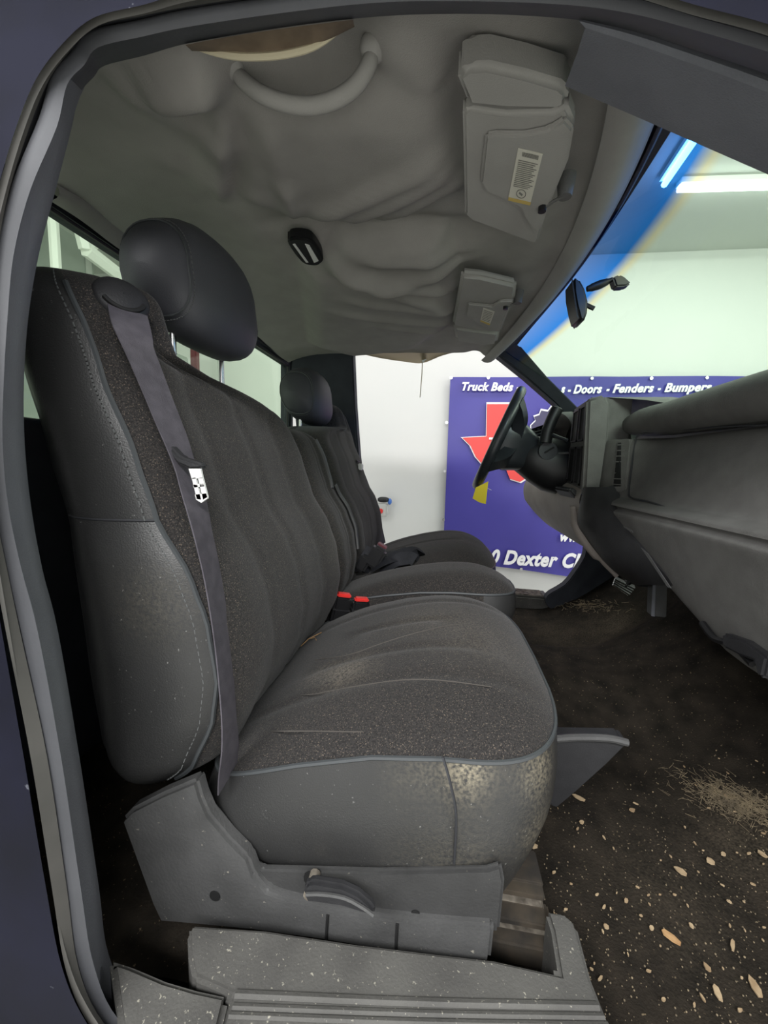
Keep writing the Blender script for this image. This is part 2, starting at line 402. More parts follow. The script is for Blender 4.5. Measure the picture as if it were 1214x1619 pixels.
# door opening ring: stations of pixel columns for five lines, each at its own depth
ST = [  # (L1, L2, L3, L4, L5, ybase)
 ((215, 1720), (262, 1715), (275, 1712), (300, 1705), (340, 1690), -.870),
 ((138, 1619), (165, 1619), (170, 1619), (190, 1615), (220, 1600), -.870),
 ((98, 1530), (124, 1530), (130, 1528), (148, 1525), (172, 1510), -.870),
 ((72, 1400), (105, 1400), (109, 1400), (127, 1400), (156, 1400), -.870),
 ((38, 1200), (75, 1200), (79, 1200), (97, 1200), (126, 1200), -.870),
 ((3, 1000), (32, 1000), (38, 1000), (60, 1000), (92, 1000), -.870),
 ((-14, 900), (11, 900), (17, 900), (34, 900), (67, 900), -.870),
 ((-28, 800), (-9, 800), (-4, 800), (13, 800), (49, 800), -.870),
 ((-38, 700), (-20, 700), (-14, 700), (4, 700), (39, 700), -.870),
 ((-40, 600), (-22, 600), (-15, 600), (6, 600), (38, 600), -.865),
 ((-36, 500), (-14, 500), (-7, 500), (12, 500), (45, 500), -.855),
 ((-26, 400), (-4, 400), (5, 400), (22, 400), (62, 400), -.84),
 ((-4, 300), (15, 300), (28, 300), (48, 300), (88, 300), -.82),
 ((26, 200), (47, 200), (68, 198), (90, 200), (113, 203), -.80),
 ((57, 125), (77, 127), (90, 130), (106, 134), (125, 150), -.79),
 ((98, 70), (112, 78), (122, 90), (133, 103), (148, 122), -.785),
 ((148, 28), (150, 42), (152, 58), (155, 75), (165, 104), -.78),
 ((225, 8), (225, 25), (225, 45), (225, 58), (228, 88), -.78),
 ((300, -12), (300, 10), (300, 28), (300, 42), (300, 68), -.78),
 ((450, -35), (450, -12), (450, 8), (450, 20), (450, 43), -.78),
 ((600, -50), (600, -28), (600, -8), (600, 4), (600, 26), -.78),
 ((750, -52), (750, -30), (750, -12), (750, 2), (750, 22), -.78),
 ((900, -40), (900, -22), (900, -5), (900, 8), (900, 30), -.78),
 ((1000, -22), (1000, -5), (1000, 8), (1000, 22), (1000, 49), -.785),
 ((1100, 8), (1100, 25), (1100, 36), (1100, 48), (1100, 80), -.79),
 ((1214, 38), (1214, 56), (1214, 70), (1214, 82), (1214, 118), -.80),
 ((1340, 85), (1340, 100), (1340, 115), (1340, 128), (1340, 168), -.81)]
LO = [0, .016, .034, .022, .082]
lines = []
for k in range(5):
    lines.append(catmull([PY(*s[k], s[5] + LO[k]) for s in ST], 5))
outer = catmull([PY(s[0][0] + dx, s[0][1] + dy, s[5] + .012) for s, (dx, dy) in zip(ST, [(-160, 60)] * 2 + [(-200, 0)] * 11 + [(-120, -90)] * 4 + [(0, -140)] * 10)], 5)
# the opening carries on down the windshield pillar and the hinge jamb
for k in range(5):
    w_ = (0, .016, .026, .036, .070)[k]
    ext = [V(.62, -.835, 1.375) + V(-.5, 0, -.85) * w_, V(.93, -.862, 1.20) + V(-.75, 0, -.65) * w_, V(1.0, -.87, 1.02) + V(-1, 0, -.1) * w_, V(1.0, -.87, .70) + V(-1, 0, 0) * w_, V(.98, -.87, .46) + V(-1, 0, 0) * w_]
    ext = [e + V(0, LO[k], 0) for e in ext]
    lines[k] += catmull([lines[k][-1]] + ext, 5)[1:]
outer += catmull([outer[-1], V(.66, -.822, 1.43), V(.98, -.85, 1.25), V(1.10, -.86, 1.05), V(1.10, -.86, .70), V(1.08, -.86, .44)], 5)[1:]
def offs(L, dy): return [p + V(0, dy, 0) for p in L]
outer2 = []
for i, p in enumerate(outer):
    if i < 60: outer2.append(V(-.845, p.y + .01, p.z))
    elif i < 85: t = (i - 60) / 25; outer2.append(V(-.845, p.y + .01, outer[60].z).lerp(V(p.x, -.745, 1.655), t) + V(-.05, 0, .03) * math.sin(PI * t))
    elif i < 120: outer2.append(V(p.x, -.745, max(p.z + .005, 1.655 - .05 * max(0, p.x + .2) ** 2)))
    else: outer2.append(p + V(.02, .03, .03))
def strip(name, Ls, mt):
    return finish(grid(Ls), name, mt, cab, 60)
strip('painted_body_side', [outer2, outer, lines[0]], M['paint'])
strip('door_flange', [offs(lines[0], .006), [a * .5 + b * .5 + V(0, -.004, 0) for a, b in zip(lines[0], lines[1])], lines[1]], M['flange'])
strip('door_seal_groove', [lines[1], lines[2]], M['groove'])
def bulge(A, B, h, n=7):
    out = []
    for k in range(n):
        t = k / (n - 1); out.append([a.lerp(b, t) + V(0, -h * math.sin(PI * t), 0) for a, b in zip(A, B)])
    return out
strip('door_seal', bulge(lines[2], lines[3], .010), M['rubber'])
nL = 5 * 14 + 2
def kq(i): return min(1, max(0, (nL - 1 - i) / 12))
inn = [p + V(-.0, .10, 0) for p in lines[4]]
strip('pillar_trim', bulge([p for p in lines[3][:nL]], [p for p in lines[4][:nL]], .012) + [[p + V(-.13 * kq(i), .05, .10 * (1 - kq(i))) for i, p in enumerate(lines[4][:nL])]], M['pillar'])
strip('roof_rail_seal', bulge([p for p in lines[3][nL - 1:]], [p for p in lines[4][nL - 1:]], .012) + [[p + V(0, .05, .10) for p in lines[4][nL - 1:]]], M['rubber'])
# near A pillar trim
ta = [(915, 33), (1000, 55), (1100, 88), (1214, 128), (1340, 178)]
tb = [(925, 44), (1000, 68), (1100, 103), (1214, 146), (1340, 198)]
tc_ = [(893, 136), (1000, 182), (1100, 226), (1214, 276), (1340, 332)]
A = catmull([PY(*p, -.70) for p in ta] + [V(.60, -.765, 1.36), V(.96, -.79, 1.18)], 5); B = catmull([PY(*p, -.697) for p in tb] + [V(.60, -.76, 1.345), V(.95, -.785, 1.165)], 5); Cc = catmull([PY(*p, -.60) for p in tc_] + [V(.66, -.69, 1.30), V(.99, -.75, 1.15)], 5)
B2 = [b.lerp(c, .5) + V(0, -.012, -.004) for b, c in zip(B, Cc)]
D = [p + V(.03, .0, .05) for p in Cc]; E_ = [p + V(.05, 0.02, .08) for p in A]
finish(grid([E_, A, B, [b.lerp(c, .12) for b, c in zip(B, Cc)], B2, [b.lerp(c, .92) for b, c in zip(B, Cc)], Cc, D], cap0=False), 'windshield_pillar_trim', M['pillar'], cab, 30)
# far pillars
def far_prism(pts, ys, name, mt, th=(0, .07, 0), bv=.008):
    return finish(prism([PY(a, b, y) for (a, b), y in zip(pts, ys)], th, None, bv), name, mt, cab, 30)
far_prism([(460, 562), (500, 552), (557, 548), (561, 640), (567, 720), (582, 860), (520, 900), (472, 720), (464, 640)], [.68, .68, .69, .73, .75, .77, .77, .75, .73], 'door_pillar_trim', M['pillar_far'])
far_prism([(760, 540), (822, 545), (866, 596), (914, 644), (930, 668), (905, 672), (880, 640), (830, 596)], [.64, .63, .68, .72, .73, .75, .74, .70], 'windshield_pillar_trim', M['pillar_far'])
# windshield
ws = []
NU, NVv = 30, 16
for j in range(NVv + 1):
    v = j / NVv; row = []
    for i in range(NU + 1):
        y = -.70 + 1.40 * i / NU
        top = V(.350 - .24 * y * y, y, 1.700 - .13 * y * y); base = V(1.02 - .30 * y * y, y * 1.12, 1.20)
        p = top.lerp(base, v); p += V(.03, 0, .05) * math.sin(PI * v) * .5
        row.append(p)
    ws.append(row)
bm = bmesh.new(); vs = [[bm.verts.new(p) for p in r] for r in ws]; uvl = bm.loops.layers.uv.new('UVMap')
for j in range(NVv):
    for i in range(NU):
        f = bm.faces.new((vs[j][i], vs[j][i + 1], vs[j + 1][i + 1], vs[j + 1][i])); f.smooth = True
        for lp, (a, b) in zip(f.loops, ((i, j), (i + 1, j), (i + 1, j + 1), (i, j + 1))): lp[uvl].uv = (a / NU, b / NVv)
me = bpy.data.meshes.new('windshield'); bm.to_mesh(me); bm.free(); link(me, 'windshield', M['windshield'], cab)
finish(tube([p + V(.004, 0, .004) for p in ws[0]], .006, 6), 'windshield_gasket', M['black'], cab)
# back wall of the cab with the rear glass
XB = -.76
wz0, wz1 = 1.20, 1.615
yl, yr = -.66, .765
def bbox(name, a, b, mt, bv=.01): return finish(box([(a[i] + b[i]) / 2 for i in range(3)], [abs(b[i] - a[i]) for i in range(3)], None, bv), name, mt, cab)
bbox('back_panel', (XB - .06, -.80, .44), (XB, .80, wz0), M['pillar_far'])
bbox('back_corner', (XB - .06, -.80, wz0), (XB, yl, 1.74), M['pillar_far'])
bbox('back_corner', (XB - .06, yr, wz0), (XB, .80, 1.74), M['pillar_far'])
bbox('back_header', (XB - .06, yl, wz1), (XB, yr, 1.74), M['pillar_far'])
finish(box((XB - .035, (yl + yr) / 2, (wz0 + wz1) / 2), (.005, yr - yl, wz1 - wz0)), 'rear_glass', M['glass'], cab)
gz = [V(XB - .02, yl, wz0), V(XB - .02, yr, wz0), V(XB - .02, yr, wz1), V(XB - .02, yl, wz1)]
finish(tube(catmull(gz, 1, True), .006, 8, closed=True), 'rear_glass_seal', M['black'], cab)
bbox('rocker_panel', (-1.0, -.885, .18), (1.2, -.82, .44), M['paint'])
bbox('floor_pan', (-.80, -.84, .40), (1.0, .84, .455), M['firewall'])
bbox('firewall', (.95, -.84, .40), (1.02, .84, 1.20), M['firewall'])
rr = []
for i in range(17):
    x = -.84 + i * (1.21 / 16)
    rr.append([V(x - .3 * y * y * max(0, x), y, 1.735 - (.10 if y < 0 else .035) * (abs(y) / .76) ** 4 - .05 * max(0, (x + .2)) ** 2 - .02 * max(0, -.5 - x)) for y in [-.76 + k * 1.52 / 16 for k in range(17)]])
bm = grid(rr); bmesh.ops.solidify(bm, geom=bm.faces[:], thickness=.02); finish(bm, 'roof_panel', M['paint'], cab)
bbox('sill_step', (.24, -.865, .42), (1.0, -.775, .50), M['sill'])
# near and far sills
SZ = .56
o_ = [(296, 1474), (302, 1460), (420, 1468), (560, 1489), (700, 1506), (780, 1515), (883, 1538), (872, 1470), (862, 1438), (893, 1442), (912, 1462), (922, 1500), (934, 1545), (966, 1625), (1020, 1720), (330, 1720), (350, 1619), (365, 1572), (330, 1556), (305, 1546), (298, 1515)]
finish(prism([PZ(a, b, SZ) for a, b in o_], (0, 0, -.11), None, .006), 'door_sill_plate', M['sill'], cab, 35)
for (a0, b0, a1, b1, r) in [(372, 1573, 946, 1592, .004), (368, 1592, 955, 1608, .003), (362, 1606, 962, 1622, .003)]:
    finish(tube(catmull([PZ(a0, b0, SZ), PZ((a0 + a1) / 2, (b0 + b1) / 2 + 3, SZ), PZ(a1, b1, SZ)], 4), r, 6), 'sill_ridge', M['sill'], cab)
finish(prism([PZ(a, b, SZ + .004) for a, b in [(172, 1512), (210, 1524), (262, 1546), (310, 1560), (362, 1571), (346, 1640), (338, 1720), (200, 1720)]], (0, 0, -.09), None, .006), 'sill_end_trim', M['sill'], cab, 35)
fs = [PY(a, b, y) for a, b, y in [(798, 931, .74), (845, 936, .74), (880, 945, .74), (886, 952, .84), (800, 946, .84)]]
fz = PY(840, 938, .78).z
bbox('far_sill', (-.6, .74, .42), (.56, .86, fz - .004), M['sill'])
for k in range(6):
    bbox('far_sill_rib', (-.2, .755 + k * .016, fz - .006), (.53, .763 + k * .016, fz + .001), M['rail_light'], .002)
# carpet
cz = []
def floor_z(x, y):
    z = .475 + .085 * math.exp(-((y - .05) / .20) ** 4)
    z += .34 * max(0, (x - .50) / .45) ** 1.5
    z += .006 * noise.noise(V(x * 9, y * 9, 0)) + .003 * noise.noise(V(x * 40, y * 40, 3))
    return z
for i in range(61):
    x = -.755 + i * 1.70 / 60
    cz.append([V(x, y, floor_z(x, y)) for y in [-.765 + k * 1.50 / 60 for k in range(61)]])
cpt = tag(finish(grid(cz), 'floor_carpet', M['carpet']), 'black dirty carpet covering the cab floor, littered with wood chips', 'carpet')

add_dust(cpt, [(PZ(a, b, .56), r, k) for a, b, r, k in [(870, 968, .10, .6), (980, 990, .10, .45), (900, 1000, .09, .4), (1060, 1010, .08, .25), (1160, 1270, .08, .5), (1130, 1440, .06, .35), (1060, 1330, .10, .25)]])
# ================================================================== HEADLINER
def pz(px, py, z=1.62):
    p = PZ(px, py, z); return V(p.x, p.y, 0)
WR = [  # wrinkles: pixel ends, amplitude (m, + hangs down), width (m)
 ((355, 225), (350, 335), .014, .018), ((378, 235), (372, 330), -.010, .016), ((330, 265), (318, 335), .007, .014), ((425, 230), (450, 330), .006, .018), ((455, 320), (463, 375), .008, .016),
 ((700, 300), (560, 372), .010, .022), ((715, 330), (600, 385), .009, .018), ((690, 280), (530, 350), .007, .02), ((650, 290), (500, 372), .006, .02),
 ((480, 395), (720, 398), -.018, .035), ((545, 408), (700, 400), .012, .03), ((560, 440), (720, 470), .012, .022), ((590, 455), (722, 440), .009, .02), ((575, 480), (722, 500), .008, .02), ((560, 500), (720, 520), .009, .022),
 ((600, 420), (725, 425), .008, .018), ((520, 425), (720, 500), .010, .028), ((610, 520), (720, 535), .006, .018), ((540, 450), (700, 478), -.008, .02),
 ((210, 165), (330, 150), .016, .035), ((235, 135), (320, 115), .012, .03), ((720, 130), (728, 280), -.012, .03), ((610, 110), (690, 160), .010, .04), ((250, 290), (420, 350), .005, .03),
 ((240, 200), (330, 250), .006, .03)]
WRP = [(pz(*a), pz(*b), am, w) for a, b, am, w in WR]
B1 = pz(560, 250); B2_ = pz(600, 480); HND = pz(490, 120)
def liner_z(x, y):
    z = 1.672 - .030 * min(1.2, abs(y) / .62) ** 4
    z -= .50 * max(0, -.52 - x) ** 2 * 1.6
    p = V(x, y, 0)
    d = p - B1; z -= .010 * math.exp(-(d.x / .22) ** 2 - (d.y / .20) ** 2)
    d = p - B2_; z -= .012 * math.exp(-(d.x / .24) ** 2 - (d.y / .22) ** 2)
    d = p - HND; z += .045 * math.exp(-(d.x / .085) ** 2 - (d.y / .045) ** 4)
    for a, b, am, w in WRP:
        ab = b - a; t = max(-.3, min(1.3, (p - a).dot(ab) / ab.length_squared))
        q = a + ab * t; fall = 1 if 0 <= t <= 1 else max(0, 1 - (abs(t - .5) - .5) / .3)
        z -= 1.5 * am * math.exp(-((p - q).length / w) ** 2) * fall
    for pl, h, w in BLG: z -= h * plateau(p, pl, w)
    z += .0025 * noise.noise(V(x * 14, y * 14, 5))
    return z
BULGES = [([(330, 245), (420, 185), (560, 175), (700, 190), (728, 320), (640, 366), (540, 382), (470, 374), (380, 345)], .020, .07),
          ([(478, 445), (545, 404), (620, 394), (700, 396), (718, 440), (716, 525), (660, 556), (560, 566), (490, 552)], .040, .075),
          ([(250, 110), (330, 95), (372, 125), (352, 170), (290, 180), (240, 160)], .014, .05)]
BLG = [([pz(a, b) for a, b in pl], h, w) for pl, h, w in BULGES]
def plateau(p, poly, w):
    ins = False; dm = 9; n = len(poly)
    for i in range(n):
        a, b = poly[i], poly[(i + 1) % n]
        if (a.y > p.y) != (b.y > p.y) and p.x < (b.x - a.x) * (p.y - a.y) / (b.y - a.y) + a.x: ins = not ins
        ab = b - a; t = max(0, min(1, (p - a).dot(ab) / ab.length_squared)); dm = min(dm, (p - a - ab * t).length)
    d = dm if ins else -dm
    k = max(0, min(1, (d + .012) / w)); return math.sin(k * PI / 2)
hd = thing('headliner', 'sagging wrinkled grey cloth headliner under the cab roof', 'headliner', (-.2, 0, 1.60))
rows = []
NXh, NYh = 120, 130
for i in range(NXh + 1):
    t = i / NXh; row = []
    for k in range(NYh + 1):
        y = -.715 + 1.40 * k / NYh
        xf = .345 - .26 * y * y; x = -.745 + (xf + .745) * t
        z = liner_z(x, y)
        fx = max(0, (x - (xf - .075)) / .075)
        z -= .022 * fx ** 2 * (1 if abs(y) < .8 else 0) - .008 * math.exp(-((x - xf + .10) / .03) ** 2)
        z0 = 1.700 - .13 * y * y - .006
        if fx > 0: z = z * (1 - fx) + (z0 - .002) * fx - .012 * math.sin(PI * fx)
        if y > .55: z += .022 * min(1, (y - .55) / .13) ** 1.5 * (1 if x < .15 else max(0, 1 - (x - .15) / .1))
        if t > .995: z += .0
        row.append(V(x, y, z))
    rows.append(row)
finish(grid(rows), 'cloth', M['liner'], hd, 80)
# hanging hem along the far side and loose thread
hem = []
for a, b in [(556, 556), (600, 566), (640, 572), (668, 574), (700, 562), (740, 552)]: hem.append(PY(a, b, .70))
hemT = [p + V(0, -.02, .05) for p in hem]
finish(grid([catmull(hemT, 5), catmull(hem, 5), [p + V(0, .012, .01) for p in catmull(hem, 5)]]), 'loose_hem', M['thin'], hd)
finish(tube([PY(668, 558, .70), PY(667, 590, .70), PY(664, 628, .70)], .0022, 5), 'loose_thread', M['edge'], hd)
finish(prism([PY(*p, .695) for p in [(664, 558), (672, 558), (674, 568), (668, 574)]], (0, .004, 0)), 'torn_flap', M['print'], hd)
ra = [PX(a, b, -.725) for a, b in [(84, 284), (160, 308), (240, 338), (330, 375), (395, 410), (440, 452), (464, 520), (474, 566)]]
rb = [PX(a, b, -.748) for a, b in [(80, 318), (130, 350), (195, 398), (270, 440), (340, 480), (415, 520), (445, 541), (470, 562)]]
RA, RB = catmull(ra, 5), catmull(rb, 5)
finish(grid([RA] + [[a.lerp(b, t) + V(.016 * math.sin(PI * t), 0, -.006 * math.sin(PI * t)) for a, b in zip(RA, RB)] for t in (.15, .35, .55, .75, .92)] + [RB]), 'rear_trim', M['liner'], hd, 60)
fr_rows = []
for k in range(9):
    t = k / 8; row = []
    for i in range(61):
        y = -.69 + 1.36 * i / 60; xf = .348 - .255 * y * y; z0 = 1.694 - .13 * y * y
        row.append(V(xf - .004 - .075 * t, y, z0 - .024 * math.sin(PI * min(1, t * .95)) ** .8 - .018 * t))
    fr_rows.append(row)
finish(grid(fr_rows), 'front_roll', M['visor'], hd, 60)
# torn near edge
up = [(293, 71), (340, 62), (400, 52), (470, 42), (520, 36), (558, 31)]
lo = [(296, 73), (340, 84), (390, 90), (450, 86), (505, 70), (556, 34)]
U = catmull([PY(*p, -.700) for p in up], 5); L_ = catmull([PY(*p, -.675) for p in lo], 5)
finish(grid([U, [a.lerp(b, .5) + V(0, .01, .004) for a, b in zip(U, L_)], L_]), 'foam_backing', M['foam'], hd)
finish(tube(L_, [.0035 * min(1, 4 * t * (1 - t) + .15) for t in [i / (len(L_) - 1) for i in range(len(L_))]], 8), 'torn_edge', M['edge'], hd)
# grab handle
gh = thing('grab_handle', 'curved grey grab handle above the passenger door, sunk in headliner', 'grab handle', PZ(490, 150, 1.62))
gp = catmull([PZ(a, b, z) for a, b, z in [(366, 104, 1.655), (385, 128, 1.635), (415, 150, 1.615), (455, 164, 1.607), (495, 167, 1.605), (535, 155, 1.607), (565, 132, 1.618), (584, 100, 1.635), (590, 72, 1.655)]], 5)
finish(tube(gp, [.005 + .005 * min(1, 3 * math.sin(PI * i / (len(gp) - 1))) for i in range(len(gp))], 12), 'grip', M['visor'], gh)
for a, b in [(366, 104), (590, 76)]:
    c = PZ(a, b, 1.65); finish(ball(c, (.016, .014, .012), None, 2.4), 'end_mount', M['visor'], gh)
# ------------------------------------------------------------------ sun visors
def visor(label, outer_p, flap_p, label_p, hook, mount, pivot_bump, z, lab_barcode):
    c = PZ(*outer_p[0], z)
    vz = thing('sun_visor', label, 'sun visor', c + V(0, 0, .02), 'sun visors on the headliner')
    finish(prism([PZ(a, b, z) for a, b in outer_p], (0, 0, .024), None, .008, 3), 'visor_panel', M['visor'], vz, 50)
    finish(prism([PZ(a, b, z - .008) for a, b in flap_p], (0, 0, .010), None, .004, 2), 'mirror_flap', M['visor'], vz, 50)
    P = [PZ(a, b, z - .0095) for a, b in label_p]
    lb = finish(prism(P, (0, 0, .001)), 'warning_label', M['label'], vz, smooth=False); lb['label'] = 'pale warning label with fine print'
    def LP(u, v): return P[0].lerp(P[1], u).lerp(P[3].lerp(P[2], u), v) + V(0, 0, -.0006)
    bm = bmesh.new()
    if lab_barcode:
        for k in range(16):
            u = .2 + k * .042; prism([LP(u, .03), LP(u + .022, .03), LP(u + .022, .1), LP(u, .1)], (0, 0, -.0003), bm)
        for k in range(15):
            v = .17 + k * .035; prism([LP(.1, v), LP(.9 - .08 * (k % 3), v), LP(.9 - .08 * (k % 3), v + .012), LP(.1, v + .012)], (0, 0, -.0003), bm)
        ring = [LP(.5 + .2 * math.cos(t), .80 + .09 * math.sin(t)) for t in [2 * PI * k / 20 for k in range(20)]]
        tube(ring, .0006, 5, bm, closed=True)
        prism([LP(.42, .76), LP(.58, .80), LP(.55, .84), LP(.40, .80)], (0, 0, -.0003), bm)
        finish(bm, 'label_print', M['ink'], lb, smooth=False)
        finish(prism([LP(0, .93), LP(1, .93), LP(1, 1), LP(0, 1)], (0, 0, -.0004)), 'label_band', M['ochre'], lb, smooth=False)
    else:
        for k in range(7):
            v = .1 + k * .11; prism([LP(.1, v), LP(.88, v), LP(.88, v + .03), LP(.1, v + .03)], (0, 0, -.0003), bm)
        finish(bm, 'label_print', M['ink'], lb, smooth=False)
        finish(prism([LP(0, .88), LP(1, .88), LP(1, 1), LP(0, 1)], (0, 0, -.0004)), 'label_band', M['ochre'], lb, smooth=False)
    h = PZ(*hook, z - .012); mm = PZ(*mount, z + .0)
    hb = tube([mm + V(0, 0, .03), mm + V(0, 0, -.003)], [.016, .011], 14); tube([mm, mm.lerp(h, .5) + V(0, 0, .002), h], .0028, 6, hb)
    finish(hb, 'hook', M['dash'], vz)
    finish(tube([h + V(0, 0, .004), h + V(0, 0, -.004)], .007, 10), 'hook_socket', M['black'], vz)
    if pivot_bump: finish(prism([PZ(a, b, z - .004) for a, b in pivot_bump], (0, 0, .04), None, .012, 3), 'pivot_cover', M['visor'], vz, 50)
visor('larger grey sun visor nearest the passenger door, with long warning label',
      [(731, 178), (742, 172), (800, 180), (877, 178), (897, 168), (908, 196), (893, 268), (866, 330), (850, 385), (838, 384), (745, 350), (735, 342)],
      [(767, 217), (778, 213), (827, 214), (867, 206), (893, 189), (907, 205), (898, 256), (872, 318), (853, 368), (838, 360), (827, 345), (822, 330), (797, 317), (767, 305), (759, 290)],
      [(819, 235), (858, 244), (838, 324), (803, 316)], (857, 331), (893, 309),
      [(720, 122), (742, 107), (772, 105), (830, 118), (887, 135), (899, 146), (896, 170), (877, 177), (800, 176), (740, 170)], 1.605, True)
visor('smaller looking grey sun visor on the driver side of headliner',
      [(729, 437), (760, 440), (816, 453), (814, 472), (800, 505), (792, 526), (735, 520), (715, 514)],
      [(739, 481), (777, 485), (790, 477), (812, 476), (795, 505), (782, 522), (760, 515), (736, 500)],
      [(764, 487), (782, 493), (774, 514), (759, 508)], (799, 487), (818, 478),
      [(716, 517), (735, 522), (790, 528), (786, 545), (760, 547), (720, 540)], 1.615, False)
# dome lamp and coat hook
dl = thing('dome_lamp', 'oval dark rimmed dome lamp with white lens on the headliner', 'lamp', PZ(483, 399, 1.63))
bz = [PZ(a, b, 1.64) for a, b in [(454, 383), (466, 377), (490, 380), (502, 392), (511, 412), (502, 421), (480, 418), (466, 404)]]
finish(prism(catmull(bz, 3, True), (0, 0, .025), None, .006), 'bezel', M['black'], dl, 50)
for q in ([(461, 386), (467, 385), (489, 416), (483, 416)], [(480, 385), (490, 388), (505, 413), (496, 417)]):
    finish(prism([PZ(a, b, 1.6385) for a, b in q], (0, 0, .006), None, .002), 'lens', M['lens'], dl)
hk = thing('coat_hook', 'small dark coat hook on trim above driver side rear glass', 'hook', PX(464, 500, -.70))
c = PX(464, 502, -.70)
finish(tube(catmull([c + V(-.03, 0, .02), c + V(.01, 0, 0), c + V(.022, 0, -.012), c + V(.015, 0, -.03)], 4), .011, 8), 'hook_arm', M['foam'], hk)
finish(ball(c + V(-.03, 0, .02), (.012, .03, .024)), 'hook_base', M['foam'], hk)

# ------------------------------------------------------------------ rear view mirror
rm = thing('rearview_mirror', 'black rear view mirror twisted on its arm at the windshield', 'mirror', PY(984, 440, 0))
mo = [(906, 438), (916, 439), (925, 455), (930, 475), (929, 494), (924, 508), (917, 506), (911, 484), (907, 462)]
finish(prism([PY(a, b, -.03) for a, b in mo], (0, .07, 0), None, .008, 3), 'mirror_housing', M['black'], rm, 50)
finish(prism([PY(a, b, y) for a, b, y in [(905, 440, -.03), (905, 442, .04), (914, 503, .04), (914, 502, -.03)]], (-.003, 0, 0)), 'mirror_glass', M['dash_dark'], rm)
finish(tube(catmull([PY(928, 457, 0), PY(940, 453, 0), PY(954, 448, 0), PY(968, 442, 0)], 3), [.007, .008, .010, .010, .011, .011, .010, .009, .006, .006], 10), 'mirror_arm', M['black'], rm)
finish(prism([PY(a, b, -.012) for a, b in [(969, 438), (980, 433), (988, 437), (999, 447), (990, 452), (974, 453)]], (0, .03, 0), None, .004), 'mount', M['black'], rm)
finish(tube([PY(926, 482, 0), PY(939, 488, 0)], .006, 8), 'dimmer_lever', M['black'], rm)

# ================================================================== SEATS
STX = [(.62, -.400), (.66, -.365), (.71, -.322), (.78, -.292), (.84, -.284), (.92, -.296), (.98, -.318), (1.06, -.366), (1.14, -.392), (1.24, -.434), (1.38, -.482), (1.43, -.51)]
RRX = [(.62, -.44), (.66, -.475), (.70, -.49), (.85, -.505), (1.04, -.522), (1.155, -.552), (1.27, -.585), (1.43, -.572)]
def sx(z): return lerp(STX, z)
def rx(z): return lerp(RRX, z)
def back_rows(yo, yi, sgn, ztop_col, ztop, zlist, col_w=.185, front_add=0.0, bol=1.0):
    """horizontal loops; yo = outboard edge; yi = inboard edge (absolute y before mirroring with sgn)"""
    rows = []
    for z in zlist:
        w_full = yi - yo
        e = (z - ztop) / .03
        if col_w and z > ztop - .0:
            yin = yo + col_w
        elif col_w:
            k = max(0, (z - (ztop - .085)) / .085)        # top rounds down towards the inboard edge
            yin = yi - (w_full - col_w - .02) * (1 - math.sqrt(max(0, 1 - k ** 2.6)))
        else: yin = yi
        w = yin - yo; xs = sx(z) + front_add; xr = rx(z)
        m_ = 1.0
        zt = ztop_col
        s = 1.0
        if z > zt - .04: s = math.sqrt(max(.0, 1 - ((z - (zt - .04)) / .04) ** 2))
        sb = 1.0
        if z < .72: sb = math.sqrt(max(0, 1 - ((.72 - z) / .10) ** 2))
        a = min(.06, .3 * w); b = min(.17, .42 * w)
        pts = [(xr, yo + w * .5), (xr, yo + min(.06, .3 * w)), (xr + .025, yo + .012), ((xr + xs) / 2, yo - .010), (xs - .002, yo + .008), (xs + .030 * bol, yo + a),
               (xs + .020 * bol, yo + b), (xs + .022 * bol, yo + w * .5), (xs + .020 * bol, yin - b), (xs + .034 * bol, yin - a), (xs, yin - .012), ((xr + xs) / 2, yin), (xr + .02, yin - .03)]
        mx_ = (xr + xs) / 2; my = (yo + yin) / 2
        rr_ = []
        for (x, y) in pts:
            ss = s * sb
            x = mx_ + (x - mx_) * (.25 + .75 * ss if ss > 0 else 0.02) ; y = my + (y - my) * (1 - (1 - ss) * .4)
            if ss < .02: x = mx_ + (x - mx_) * .3
            rr_.append(V(x, y * sgn, z + .22 * (y - (yo + .085)) * max(0, min(1, (z - 1.31) / .07)) * (1 if col_w else 0)))
        rows.append(catmull(rr_, 8, True))
    return rows
def zrange(a, b, n): return [a + (b - a) * i / n for i in range(n + 1)]
